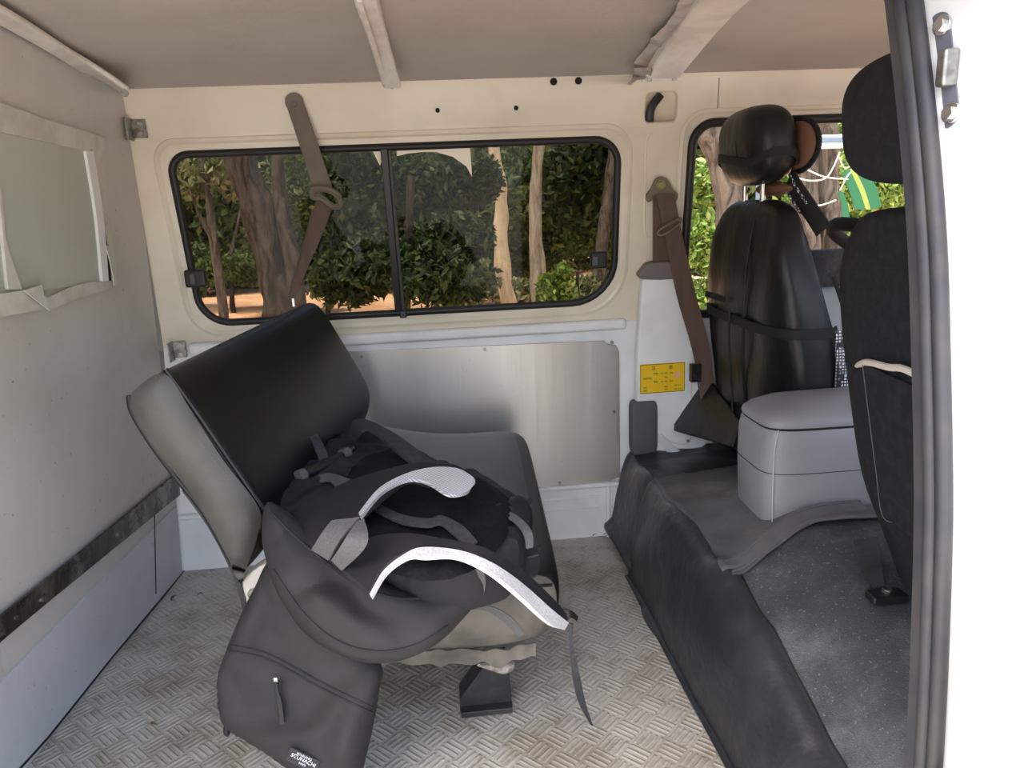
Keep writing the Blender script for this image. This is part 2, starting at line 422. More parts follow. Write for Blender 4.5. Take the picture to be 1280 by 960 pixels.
m_bark = bark('bark_brown', srgb(42, 36, 32), srgb(84, 74, 65))
m_reflp = bark('reflection_bark_pale', srgb(176, 158, 130), srgb(220, 204, 176), 8)  # pale tone of a band reflected in the glass
m_barkg = bark('bark_grey', srgb(62, 56, 50), srgb(116, 106, 95), 18)
m_refll = bark('reflection_bark_grey', srgb(128, 120, 108), srgb(182, 172, 156), 12)  # greyer tone for the second reflected band
m_dirt = M('orange_dirt', srgb(238, 190, 152), .95, 0, .1, srgb(218, 164, 126), 2.2, .35, .7, bsc=6, bd=.05)
m_bank = M('wooded_bank_soil', srgb(30, 38, 22), 1, 0, .05, srgb(62, 68, 38), 3, .4, .7, bsc=3, bd=.3, det=8)
m_green = M('green_cloth', srgb(36, 104, 66), .6)
m_lime = M('yellow_green_cloth', srgb(150, 160, 72), .6)
m_rail = M('pale_blue_metal', srgb(205, 216, 228), .35, .2)
m_railb = M('blue_grey_metal', srgb(110, 126, 146), .4, .2)
m_twine = M('white_twine', srgb(206, 200, 186), .8)
m_litter = M('dry_leaf_litter', srgb(96, 72, 48), .9, 0, .1, srgb(130, 104, 70), 60)

# ================================================================== THE VAN SHELL (setting)
# floor
bm = nb(); box(bm, (.25, 1.29, -.02), (2.3, 1.56, .04)); struct('floor', bm, m_floor, smooth=False)
# far side wall: straight lower panel, leaning upper panel with the window openings
X0, X1 = -.90, 2.0
def sw(z): return (z-.63)/E_S.z
W1 = rrect(-.618, .468, sw(.69), sw(1.108), (.075, .115, .06, .045))
W2 = rrect(.655, 1.62, sw(.60), sw(1.137), (.06, .08, .08, .055))
a1, a2 = PW(808, 116), PW(845, 152)
W3 = rrect(a1.x, a2.x, sw(a2.z), sw(a1.z), (.012,)*4, 4)
W2 = [(x, max(y, .004)) for x, y in rrect(.655, 1.62, sw(.64), sw(1.137), (.06, .08, .08, .055))]
bm = plate([(X0, 0), (X1, 0), (X1, sw(1.262)), (X0, sw(1.262))], [W1, W2, W3], WPL[0]-WN*.011, (1, 0, 0), E_S, .022, .006)
wall = struct('wall_far_side', bm, m_cream, angle=30)
bm = nb(); box(bm, (.55, 2.002, .315), (2.9, .024, .64)); struct('lower_panel', bm, m_white, wall, smooth=False, bevel=.003)
# pressed ridges round the rear window
def inset(lp, d, c=None):
    xs = [p[0] for p in lp]; ys = [p[1] for p in lp]; cx, cy = (min(xs)+max(xs))/2, (min(ys)+max(ys))/2
    kx = (max(xs)-cx+d)/(max(xs)-cx); ky = (max(ys)-cy+d)/(max(ys)-cy)
    return [((x-cx)*kx+cx, (y-cy)*ky+cy) for x, y in lp]
def w3(p, off=0): return WPL[0]+V((p[0], 0, 0))+E_S*p[1]+WN*off
bm = nb(); tube(bm, [w3(p, -.006) for p in inset(W1, .028)], .0105, 8, True); struct('pressed_rim', bm, m_cream, wall)
bm = nb(); tube(bm, [w3(p, -.006) for p in inset(W2, .026)], .0095, 8, True); struct('pressed_rim', bm, m_cream, wall)
bm = nb(); box(bm, (-.08, 1.983, .628), (1.16, .03, .03)); struct('belt_ledge', bm, m_white, wall, bevel=.01)
bm = nb(); box(bm, (-.1, 1.981, .165), (1.3, .02, .012)); struct('sill_rib', bm, m_white, wall, bevel=.004)
for zc in (.095, .125):
    bm = nb(); tube(bm, [(.26, 1.989, zc), (.42, 1.989, zc)], .004, 8); struct('pressed_bead', bm, m_white, wall)
bm = nb(); box(bm, (.445, 1.985, .08), (.012, .016, .17)); struct('panel_joint', bm, m_white, wall, bevel=.004)
# cavity behind the access hole, strap in it
c = (a1+a2)/2
bm = nb(); box(bm, c-WN*.045, (.2, .004, .2)); struct('access_cavity', bm, m_cream, wall, smooth=False)
bm = nb(); tube(bm, cr([PW(812, 152, -.03), PW(814, 135, -.03), PW(826, 118, -.03)], 5), .011, 8); struct('cavity_cable', bm, m_black, wall)
for q in ((692, 102), (723, 101)):
    bm = nb(); cyl(bm, PW(*q, .001), WN, .0085, .004, 18); struct('hole_plug', bm, m_hole, wall)
for q in ((547, 138), (645, 135)):
    bm = nb(); cyl(bm, PW(*q, .001), WN, .0055, .004, 14); struct('hole_plug', bm, m_hole, wall)
bm = nb(); tube(bm, [PW(899, 97, .0), PW(897, 138, .0)], .0012, 6); struct('panel_seam', bm, m_capg, wall)
# embossed pillar panel line
bm = nb(); tube(bm, cr([PW(815, 165, -.001), PW(808, 180, -.001), PW(806, 240, -.001), PW(806, 290, -.001), PW(812, 296, -.001)], 5), .003, 6); struct('pressed_bead', bm, m_cream, wall)

# rear side window
bm = plate(inset(W1, .004), [], w3((0, 0), -.012), (1, 0, 0), E_S, .004)
win = struct('window_1', bm, m_glass, smooth=False)
bm = nb(); tube(bm, [w3(p, -.002) for p in inset(W1, -.002)], .0095, 10, True); struct('window_seal', bm, m_rubber, win)
dx0 = PW(490, 300).x
bm = nb(); box(bm, w3((dx0, sw(.9)), .0), (.017, .012, .415), Matrix((V((1, 0, 0)), -WN, E_S)).transposed()); struct('sash_divider', bm, m_black, win, bevel=.002)
bm = nb(); box(bm, w3((dx0+.013, sw(.9)), -.002), (.007, .01, .41), Matrix((V((1, 0, 0)), -WN, E_S)).transposed()); struct('sash_channel', bm, m_seal, win, bevel=.001)
bm = nb(); box(bm, w3((dx0+.012, sw(.69)), .004), (.018, .012, .02)); struct('sash_clip', bm, m_black, win, bevel=.003)
for q, s in (((245, 348), .026), ((748, 325), .022)):
    bm = nb(); box(bm, PW(*q, .008), (s*2, .02, .044)); lt = struct('window_latch', bm, m_black, win, bevel=.006)
    bm = nb(); box(bm, PW(q[0]-4, q[1]+1, .02), (.012, .01, .024)); struct('latch_tab', bm, m_pad, lt, bevel=.002)
# front door window and door trim
bm = plate(inset(W2, .004), [], w3((0, 0), -.012), (1, 0, 0), E_S, .004); win2 = struct('window_2', bm, m_clear, smooth=False)
bm = nb(); tube(bm, [w3(p, -.001) for p in inset(W2, -.001)], .012, 10, True); struct('window_seal', bm, m_rubber, win2)
# ceiling
bm = nb(); ys = [.56+i*(1.925-.56)/24 for i in range(25)]
loft(bm, [[(x, y, cz(y)) for y in ys]+[(x, y, cz(y)+.03) for y in ys[::-1]] for x in (-.9, -.3, .3, .9, 1.5, 2.0)])
ceil = struct('ceiling', bm, m_head)
# near side header rail above the open door
bm = nb(); loft(bm, [[(x, .60, 1.165), (x, .57, 1.16), (x, .52, 1.18), (x, .52, 1.31), (x, .62, 1.30), (x, .62, 1.22)] for x in (-.9, 2.0)]); struct('wall_near_header', bm, m_jamb, bevel=.01)
# roof ribs
def rib(name, A, B, mat=m_rib, off=.012, t=.022):
    bm = nb(); strip(bm, [PC(*q, off) for q in A], [PC(*q, off) for q in B], t, 6); return struct(name, bm, mat, bevel=.006)
r1 = rib('trim_1', [(424, -60), (443, 0), (461, 50), (478, 106)], [(456, -60), (473, 0), (486, 50), (501, 106)])
bm = nb(); strip(bm, [PC(*q, .026) for q in [(446, 0), (463, 50), (480, 100)]], [PC(*q, .026) for q in [(452, 0), (468, 50), (484, 100)]], .006, 6); struct('rib_flange', bm, m_rib, r1)
for q in ((490, 108),):
    bm = nb(); cyl(bm, PW(*q, .004), WN, .006, .008, 12); struct('screw', bm, m_zinc, r1)
r2 = rib('trim_2', [(916, -55), (868, 0), (834, 48), (806, 93)], [(990, -55), (928, 0), (884, 48), (848, 93)], off=.014, t=.028)
bm = nb(); strip(bm, [PW(804, 92, .006), PW(803, 97, .006), PW(803, 101, .006)], [PW(850, 91, .006), PW(851, 95, .006), PW(851, 99, .006)], .008); struct('rib_foot', bm, m_rib, r2)
for q in ((812, 99), (843, 98)):
    bm = nb(); cyl(bm, PW(*q, .012), WN, .006, .006, 12); struct('screw', bm, m_zinc, r2)
r3 = rib('trim_3', [(-60, -26), (20, 19), (100, 70), (161, 112)], [(-60, 0), (17, 38), (96, 86), (156, 124)], off=.016, t=.012)
bm = nb(); cyl(bm, PC(157, 119, .02)+V((.01, -.03, 0)), (0.3, -1, 0), .007, .01, 14); struct('screw', bm, m_zinc, r3)
# torn liner beside the front rib
A = []; B = []
for i, (q, w) in enumerate((((858, -20), 18), ((852, 0), 20), ((838, 25), 26), ((823, 42), 15), ((808, 60), 24), ((797, 76), 15), ((793, 90), 20), ((787, 104), 9))):
    A.append(PC(q[0]-w*.15*(i % 2), q[1], .012+.01*(i % 2))); B.append(PC(q[0]+w, q[1]+4, .02-.008*(i % 2)))
bm = nb(); strip(bm, A, B, .003, 5)
for v in bm.verts: v.co += V((noise.noise(v.co*45), noise.noise(v.co*45+V((9, 3, 1))), noise.noise(v.co*38+V((3, 3, 3)))))*.006
tag(obj('torn_lining', bm, m_torn, at=A[-1]), 'crumpled pale strip of torn lining beside the wide front roof rib', 'torn lining')

# rear partition
def part_pts(y0, y1, z0, z1, off):
    out = []
    for (y, z) in ((y0, z0), (y1, z0), (y1, z1), (y0, z1)):
        p = V((PB.x+.054*(y-PB.y)+.069*z, y, z)); out.append(p+PN*off)
    return out
bm = nb()
yy = [.35, .6, .8, 1.0, 1.2, 1.4, 1.6, 1.8, 1.95]
def pq(s, z, d): 
    y = .35+(wy(z)-.004-.35)*s; return V((PB.x+.054*(y-PB.y)+.069*z-d, y, z))
def ztop(s): return cz(.35+1.53*s)+.01
loft(bm, [[pq(s, z, 0) for z in (0, .3, .63, .95, ztop(s))]+[pq(s, z, .02) for z in (ztop(s), .95, .63, .3, 0)] for s in [i/10 for i in range(11)]])
back = struct('wall_back', bm, m_part, angle=20)
bm = nb(); loft(bm, [part_pts(.35, 1.975, 0, .2, 0), part_pts(.35, 1.975, 0, .2, .004)]); obj('lower_board', bm, m_part2, back, smooth=False)
bm = nb(); q = [PP(193, 632, .005), PP(195, 742, .005)]; tube(bm, q, .0015, 6); obj('board_joint', bm, m_seal, back)
bm = nb(); tube(bm, [PP(x, y, .004) for x, y in ((0, 988), (60, 922), (140, 822), (236, 707))], .003, 6); obj('floor_joint', bm, m_rubber, back)
# scuffed metal strip screwed along the partition
bm = nb(); strip(bm, [PP(-60, 820, .008), PP(0, 770, .008), PP(60, 722, .008), PP(120, 674, .008), PP(222, 590, .008)], [PP(-60, 856, .008), PP(0, 802, .008), PP(60, 752, .008), PP(120, 703, .008), PP(226, 617, .008)], .006, 5)
ms = obj('metal_strip', bm, m_strip, at=PP(0, 790), bevel=.001); tag(ms, 'long scuffed bare metal strip across the grey partition at knee height', 'metal strip')
for q in ((52, 750), (146, 668), (100, 715), (20, 772)):
    bm = nb(); cyl(bm, PP(*q, .013), PN, .004, .004, 10); obj('rivet', bm, m_zinc, ms)
# partition window with taped edge
bm = nb(); q = [PP(*c, .003) for c in ((-70, 152), (106, 188), (133, 352), (-70, 378))]; poly(bm, q, PN*.003); w3o = struct('window_3', bm, m_frost, smooth=False)
def tape(A, B, lab=None, off=.008, t=.0025):
    bm = nb(); strip(bm, [PP(*q, off) for q in A], [PP(*q, off) for q in B], t, 4)
    for v in bm.verts: v.co += PN*noise.noise(v.co*35)*.002+V((0, 1, .6))*noise.noise(v.co*60)*.0012
    return struct('tape_strip', bm, m_tape, w3o)
tape([(-70, 106), (0, 129), (60, 150), (128, 171)], [(-70, 144), (0, 165), (60, 178), (110, 190)])
tape([(112, 176), (122, 230), (134, 300), (143, 352)], [(130, 171), (132, 230), (140, 300), (147, 350)], off=.006)
tape([(-70, 372), (0, 367), (40, 362), (60, 372)], [(-70, 415), (0, 397), (40, 389), (70, 384)], off=.012)
tape([(60, 372), (90, 358), (120, 352), (140, 352)], [(66, 386), (90, 376), (120, 366), (143, 358)], off=.009)
tape([(30, 363), (42, 359), (52, 356)], [(62, 388), (58, 376), (54, 368)], off=.02)
tape([(132, 306), (138, 330), (148, 356)], [(134, 308), (141, 345), (142, 357)], off=.018)
bm = nb(); strip(bm, [PP(105, 188, .008), PP(118, 268, .008), PP(126, 352, .008)], [PP(115, 189, .008), PP(127, 268, .008), PP(134, 351, .008)], .008); struct('window_frame', bm, m_white, w3o, bevel=.001)
bm = nb(); strip(bm, [PP(-6, 200, .008), PP(0, 280, .008), PP(8, 362, .008)], [PP(3, 260, .008), PP(6, 300, .008), PP(26, 362, .008)], .006); struct('window_frame', bm, m_tape, w3o, bevel=.001)
bm = nb(); strip(bm, [PP(116, 190, .003), PP(128, 268, .003), PP(135, 351, .003)], [PP(119, 190, .003), PP(131, 268, .003), PP(138, 351, .003)], .004); struct('window_gap', bm, m_hole, w3o)
# little steel brackets at the partition edge
for k, (q, lab) in enumerate((((171, 161), 'upper galvanised corner bracket joining partition and wall near the ceiling'), ((222, 437), 'lower galvanised corner bracket at the wall just above the tall seat back'))):
    p = PW(*q, .004) if k == 0 else PL(*q, .01)
    t = thing('corner_bracket', lab, 'bracket', p, 'partition brackets')
    bm = nb(); box(bm, p+V((.006, 0, 0)), (.032, .004, .042)); obj('plate', bm, m_zinc, t, bevel=.001)
    bm = nb(); box(bm, p+V((-.0105, -.018, -.002)), (.004, .036, .05)); obj('flange', bm, m_zinc, t, bevel=.001)
    for dz in (-.012, .012):
        bm = nb(); cyl(bm, p+V((.009, -.004, dz)), (0, -1, 0), .005, .005, 12); obj('screw', bm, m_chrome, t)

# near door pillar with its seal
SX = .42
jam = [(1104, -140), (1124, 0), (1141, 150), (1153, 300), (1158, 450), (1161, 600), (1160, 700), (1155, 850), (1149, 960), (1142, 1040)]
jp = [P(*q, X=SX) for q in jam]
jp = cr(jp, 5)
sec = [(0, 0), (.008, -.010), (.030, -.098), (.026, -.104), (.032, -.114), (.036, -.18), (.045, -.19), (.052, -.23), (.3, -.245), (.3, -.2), (.1, -.16), (.085, -.02), (.03, .012)]
bm = nb(); loft(bm, [[V((SX+.007+a, p.y+b-.013, p.z)) for a, b in sec] for p in jp]); pil = struct('wall_near_pillar', bm, m_jamb, bevel=.003)
sl = nb(); strip(sl, [V((SX+.002, p.y+.016, p.z)) for p in jp], [V((SX+.004, p.y-.010, p.z)) for p in jp], .012, smooth=False)
tube(sl, [V((SX+.001, p.y-.003, p.z)) for p in jp], .0075, 10)
tube(sl, [V((SX+.004, p.y-.015, p.z)) for p in jp], .007, 10)
t = obj('door_seal', sl, m_seal, at=(SX, .6, .3)); tag(t, 'long grey double-lobed rubber seal down the edge of the near door pillar', 'door seal')
# striker plate with two bolts on the pillar
def jy(z): return float(np.interp(z, [p.z for p in jp][::-1], [p.y for p in jp][::-1]))
jA = V((SX+.022, jy(1.09)-.030, 1.09)); jB = V((SX+.022, jy(1.0)-.030, 1.0)); jN = V((.022, -.088, 0)).cross(jB-jA).normalized()
if jN.x > 0: jN = -jN
def PJ(px, py, off=0): return P(px, py, plane=(jA+jN*off, jN))
s0, s1 = PJ(1176, 35, .002), PJ(1187, 143, .002)
st = thing('striker_plate', 'dark oblong latch plate with two bolts on the white near pillar', 'latch plate', (s0+s1)/2)
ax = (s1-s0).normalized(); sd = jN.cross(ax).normalized()
bm = nb(); pts = []
for k in range(13): a = math.pi*k/12; pts.append(s1+(sd*math.cos(a)+ax*math.sin(a))*.0122)
for k in range(13): a = math.pi+math.pi*k/12; pts.append(s0+(sd*math.cos(a)+ax*math.sin(a))*.0122)
poly(bm, pts, jN*.004); obj('plate', bm, M('latch_plate_grey', srgb(96, 98, 108), .5), st, bevel=.001)
for c in (s0, s1):
    bm = nb(); c = c+V((.0015, -.006, 0)); cyl(bm, c+jN*.0055, jN, .0085, .004, 18); cyl(bm, c+jN*.0085, jN, .006, .005, 6); obj('bolt', bm, m_chrome, st, bevel=.0008)
bm = nb(); box(bm, (s0*.5+s1*.5)+jN*.009+V((.002, -.010, 0)), (.014, .012, .03)); obj('catch', bm, m_zinc, st, bevel=.003)

# front end of the body, outside the view: keeps the light as it would be
bm = nb(); box(bm, (2.0, 1.28, .3), (.04, 1.5, .7)); struct('wall_front', bm, m_jamb, smooth=False)
bm = nb(); box(bm, (1.2, .48, .32), (1.6, .03, .64)); struct('wall_near_door', bm, m_jamb, smooth=False)
# driver door lining seen between the seats
bm = nb(); box(bm, (1.2, 1.955, .5), (.66, .05, .42)); dr = struct('door_1', bm, m_door, bevel=.02)
bm = nb(); box(bm, (1.2, 1.94, .755), (.66, .06, .10)); obj('door_top_pad', bm, m_carpet, dr, bevel=.02)

# ================================================================== THINGS FIXED TO THE WALL
al = [PL(380, 442, .008), PL(755, 426, .008), PL(759, 430, .008), PL(770, 432, .008), PL(774, 440, .008), PL(775, 596, .008), PL(764, 601, .008), PL(760, 605, .008), PL(380, 626, .008)]
bm = nb(); poly(bm, al, (0, .005, 0)); kp = obj('kick_panel', bm, m_alu, at=PL(600, 520, .008), smooth=False, bevel=.001); tag(kp, 'scratched bare aluminium sheet on the wall below the tinted window', 'metal panel')
for q in ((452, 446), (606, 437), (765, 428), (768, 515), (700, 604)):
    bm = nb(); cyl(bm, PL(*q, .011), (0, -1, 0), .0045, .005, 12); obj('screw', bm, m_zinc, kp)

# belt pillar cover
cov = [PW(800, 348, 0), PW(845, 343, 0), PL(866, 440, .0), PL(872, 500, .0), PL(882, 545, 0), PL(868, 558, 0), PL(840, 556, 0), PL(826, 575, 0), PL(790, 577, 0), PL(791, 440, 0)]
cv = [(p.x, p.z) for p in cov]
bm = plate([(p[0], p[1]) for p in cv][::-1], [], (0, 1.962, 0), (1, 0, 0), (0, 0, 1), .03, .007)
pc = obj('pillar_cover', bm, m_white, at=(.6, 1.96, .5)); tag(pc, 'white pillar cover panel under the front seat belt with a yellow sticker', 'panel cover')
bm = nb(); tube(bm, cr([(p.x, 1.948, p.z) for p in [PL(862, 470, .03), PL(862, 540, .03), PL(856, 553, .03), PL(838, 551, .03), PL(824, 540, .03)]], 5), .0025, 6); obj('pressed_line', bm, m_cream2, pc)
bm = nb(); cyl(bm, PL(860, 551, .045), (0, -1, 0), .004, .004, 10); obj('screw', bm, m_zinc, pc)
# yellow sticker
c0, c1 = PL(800, 456, .046), PL(856, 489, .046)
st = thing('warning_sticker', 'yellow printed notice sticker on the white pillar cover', 'sticker', V(((c0.x+c1.x)/2, 1.944, (c0.z+c1.z)/2)))
sx, sz = c1.x-c0.x, c0.z-c1.z
bm = nb(); box(bm, ((c0.x+c1.x)/2, 1.9455, (c0.z+c1.z)/2), (sx+.012, .001, sz+.012)); obj('clear_border', bm, m_white, st, smooth=False)
bm = nb(); box(bm, ((c0.x+c1.x)/2, 1.9448, (c0.z+c1.z)/2), (sx, .001, sz)); obj('backing', bm, m_yellow, st, smooth=False)
def s2(u, v): return V((c0.x+sx*u, 1.9438, c0.z-sz*v))
bm = nb()
for (u0, v0, u1, v1) in ((.01, .015, .99, .03), (.01, .97, .99, .985), (.008, .015, .018, .985), (.982, .015, .992, .985)): box(bm, (s2(u0, v0)+s2(u1, v1))/2, (abs(u1-u0)*sx, .0006, abs(v1-v0)*sz))
obj('border', bm, m_ink, st, smooth=False)
def text(name, body, size, origin, ux, uy, mat, parent, align='LEFT', ext=.0002):
    cu = bpy.data.curves.new(name, 'FONT'); cu.body = body; cu.size = size; cu.align_x = align; cu.extrude = ext
    o = bpy.data.objects.new(name, cu); COL.objects.link(o)
    me = bpy.data.meshes.new_from_object(o.evaluated_get(bpy.context.evaluated_depsgraph_get()))
    bpy.data.objects.remove(o); bpy.data.curves.remove(cu)
    o = bpy.data.objects.new(name, me); COL.objects.link(o); me.materials.clear(); me.materials.append(mat)
    ux, uy = V(ux).normalized(), V(uy).normalized(); un = ux.cross(uy)
    mt = Matrix((ux, uy, un)).transposed().to_4x4(); mt.translation = origin-wloc(parent)
    o.parent = parent; o.matrix_local = mt; return o
for body, size, u, v in (('注', .0125, .25, .2), ('意', .0125, .63, .2), ('空载', .006, .3, .36), ('kPa', .0055, .46, .36), ('轮胎气压', .006, .07, .51), ('满载', .006, .3, .64), ('kPa', .0055, .46, .64), ('前轮', .0055, .07, .82), ('后轮', .0055, .07, .92), ('240', .006, .54, .36), ('260', .006, .54, .5), ('240', .006, .54, .64), ('420', .006, .54, .82), ('350', .006, .54, .92), ('260', .006, .65, .36), ('240', .006, .65, .64), ('195 R14', .006, .75, .8), ('195 R14', .006, .75, .92)):
    text('lettering', body, size, s2(u, v), (1, 0, 0), (0, 0, 1), m_ink, st)
bm = nb(); cyl(bm, s2(.83, .42), (0, 1, 0), .0095, .0006, 24); obj('pink_seal', bm, m_pink, st)
# rubber pad
pd = [PL(787, 500, .03), PL(820, 499, .03), PL(821, 566, .03), PL(787, 567, .03)]
bm = nb(); ball(bm, sum(pd, V((0, 0, 0)))/4+V((0, .0, 0)), ((pd[1].x-pd[0].x)/2, .022, (pd[0].z-pd[3].z)/2), None, .28, 40, 24)
tag(obj('buffer_pad', bm, m_pad, at=sum(pd, V((0, 0, 0)))/4), 'upright grey rubber buffer pad on the white pillar below the sticker', 'rubber pad')
# white sleeve / cable
bm = nb(); strip(bm, [PL(822, 540, .04), PL(842, 558, .05), PL(866, 570, .06), PL(905, 578, .12)], [PL(822, 552, .04), PL(838, 568, .05), PL(862, 577, .06), PL(900, 586, .12)], .006, 6)
tag(obj('cable_sleeve', bm, m_cable, at=PL(842, 560, .05)), 'flattened white cable sleeve trailing from the grey rubber pad', 'cable')

# front seat belt
bt = thing('seat_belt', 'brown front seat belt on the white pillar with anchor plate and guide ring', 'seat belt', PW(826, 300, .01))
an = [PW(*q, .014) for q in ((826, 221), (835, 225), (842, 237), (848, 243), (845, 252), (836, 249), (818, 250), (810, 253), (808, 244), (814, 236), (819, 225))]
bm = nb(); poly(bm, cr(an, 4, True), -WN*.008); obj('anchor_plate', bm, m_beltp, bt, bevel=.002)
bm = nb(); cyl(bm, PW(826, 231, .02), WN, .0095, .01, 6); cyl(bm, PW(826, 231, .016), WN, .0125, .004, 18); obj('bolt', bm, M('brass_bolt', srgb(160, 150, 104), .35, .8), bt, bevel=.001)
bm = nb(); strip(bm, [PW(816, 246, .022), PW(816, 290, .022), PW(816, 341, .018)], [PW(840, 245, .022), PW(839, 290, .022), PW(838, 341, .018)], .0025); obj('webbing', bm, m_belt, bt)
bm = nb(); strip(bm, [PW(820, 243, .026), PW(830, 290, .034), PW(846, 370, .05), PL(866, 440, .07), PL(876, 500, .09)], [PW(843, 243, .026), PW(851, 285, .034), PW(869, 365, .05), PL(887, 435, .07), PL(893, 495, .09)], .0025); obj('webbing', bm, m_belt, bt)
bm = nb(); tube(bm, cr([PW(822, 291, .04), PW(828, 285, .045), PW(846, 275, .045), PW(851, 273, .04), PW(850, 279, .04), PW(836, 290, .045), PW(826, 294, .042)], 6, True), .0035, 8, True); obj('guide_ring', bm, m_beltp, bt)
rc = [PW(797, 345, .0), PW(800, 334, 0), PW(810, 326, 0), PW(840, 325, 0), PW(845, 344, 0)]
bm = nb(); poly(bm, cr(rc, 4, True), WN*.032); obj('slot_cover', bm, m_capg, bt, bevel=.006)
bm = nb(); strip(bm, [PL(870, 420, .05), PL(872, 470, .05), PL(880, 535, .06)], [PL(877, 420, .05), PL(878, 470, .05), PL(886, 530, .06)], .012); obj('webbing', bm, m_lace, bt)
bm = nb(); box(bm, PL(869, 466, .075), (.028, .02, .05)); cyl(bm, PL(869, 468, .085), (0, -1, 0), .006, .01, 10); obj('buckle_stop', bm, m_black, bt, bevel=.004)

# rear seat belt hanging over the window
rb = thing('seat_belt', 'rear seat belt in a taupe sheath hanging across the tinted window', 'seat belt', PW(370, 130, .01))
bm = nb(); strip(bm, [PW(357, 128, .008), PW(374, 180, .025), PW(392, 238, .06)], [PW(378, 124, .008), PW(397, 178, .025), PW(416, 236, .06)], .009, 8); obj('sheath', bm, m_sheath, rb, bevel=.003)
bm = nb(); cyl(bm, PW(368, 128, .008), WN, .021, .009, 20); cyl(bm, PW(368, 130, .014), WN, .006, .006, 12); obj('anchor', bm, m_sheath, rb, bevel=.002)
bm = nb(); tube(bm, cr([PW(391, 238, .075), PW(405, 236, .085), PW(421, 243, .075), PW(425, 256, .07), PW(416, 258, .08), PW(402, 248, .085), PW(392, 246, .08)], 6, True), .0075, 8, True); obj('guide_ring', bm, m_sheath, rb)
bm = nb(); strip(bm, [PW(396, 247, .07), PW(385, 290, .07), PW(370, 345, .08), PW(359, 382, .09)], [PW(417, 254, .07), PW(402, 295, .07), PW(379, 348, .08), PW(366, 384, .09)], .0025); obj('webbing', bm, m_belt, rb)
bm = nb(); strip(bm, [PW(390, 262, .06), PW(380, 300, .06), PW(366, 348, .07), PW(358, 382, .08)], [PW(398, 262, .06), PW(384, 300, .06), PW(369, 348, .07), PW(361, 382, .08)], .0025); obj('webbing', bm, m_belt, rb)
bm = nb(); box(bm, PW(367, 378, .09), (.008, .008, .022)); obj('tongue', bm, m_chrome, rb, bevel=.002)

# sky reflection at the top of the tinted window, painted as a thin cream sheet
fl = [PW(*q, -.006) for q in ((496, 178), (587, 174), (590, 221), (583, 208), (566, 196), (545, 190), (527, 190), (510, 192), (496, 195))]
bm = nb(); poly(bm, fl, WN*.001); poly(bm, [PW(*q, -.006) for q in ((462, 181), (484, 180), (483, 188), (475, 207))], WN*.001); tag(obj('sky_reflection', bm, m_skyrefl, at=fl[1], smooth=False), 'pale cream patch painted as a sky reflection with an arched edge at the tinted window top', 'painted reflection')

# ================================================================== REAR SEAT
YN, YF = 1.15, 1.86
rs = thing('bench_seat', 'black vinyl bench seat with dusty grey ends facing the front seats', 'seat', P(606, 888, Z=0))
nearp = [P(*q, Y=YN) for q in ((207, 461), (240, 506), (285, 571), (330, 636), (326, 672), (316, 700), (302, 726), (285, 693), (255, 640), (222, 598), (190, 555), (166, 515), (162, 494), (172, 478))]
sh = P(396, 371, Y=YF)-P(207, 461, Y=YN); sh.y = YF-YN
# far profile keeps the near profile's shape
bm = nb()
rings = []
for t_ in (0, .012/.71, .05/.71, .5, 1-.05/.71, 1-.015/.71, 1):
    e = .006 if t_ in (0, 1) else 0
    cen = sum(nearp, V((0, 0, 0)))/len(nearp)
    rings.append([p+sh*t_+(cen-p).normalized()*e for p in nearp])
loft(bm, rings); bk = obj('backrest', bm, m_vinyl, rs, sub=2)
for v in bk.data.vertices: pass
cen = sum(nearp, V((0, 0, 0)))/len(nearp)
bm = pillow([p+(cen-p).normalized()*.006+V((0, -.008, 0)) for p in nearp], (0, -1, 0), .014, .014, .03, .02, sm=True, ns=.002, nf=9); obj('side_panel', bm, m_dust, rs, label='dusty grey-brown end panel of the backrest')
bm = nb(); tube(bm, cr([p+V((0, -.002, 0)) for p in nearp[:4]], 5), .0042, 8); tube(bm, cr([p+V((0, -.002, 0)) for p in nearp[6:13]], 5), .0045, 8); obj('piping', bm, m_vinyl, rs)
bm = nb()
for i in range(38):
    a = nearp[0].lerp(nearp[3], (i+.3)/38)+V((-.012, -.014, -.006)); b = nearp[0].lerp(nearp[3], (i+.85)/38)+V((-.012, -.014, -.006)); tube(bm, [a, b], .0009, 5)
obj('stitching', bm, m_thread, rs)
bm = nb(); hz = [P(*q, Y=YN+.01) for q in ((303, 728), (330, 706), (352, 710), (345, 760), (318, 775), (306, 757))]; poly(bm, cr(hz, 4, True), (0, .03, 0)); hg = obj('hinge_cover', bm, m_cream2, rs, bevel=.004, label='cream hinge cover')
bm = nb(); cyl(bm, P(316, 742, Y=YN+.004), (0, -1, 0), .008, .008, 14); obj('screw', bm, m_zinc, hg)
bm = nb(); strip(bm, [P(*q, Y=YN+.01) for q in ((228, 612), (262, 660), (288, 710), (300, 745), (306, 772))], [P(*q, Y=YN+.01) for q in ((231, 606), (266, 652), (292, 702), (305, 740), (311, 768))], .008); obj('back_shell_edge', bm, m_black, rs)
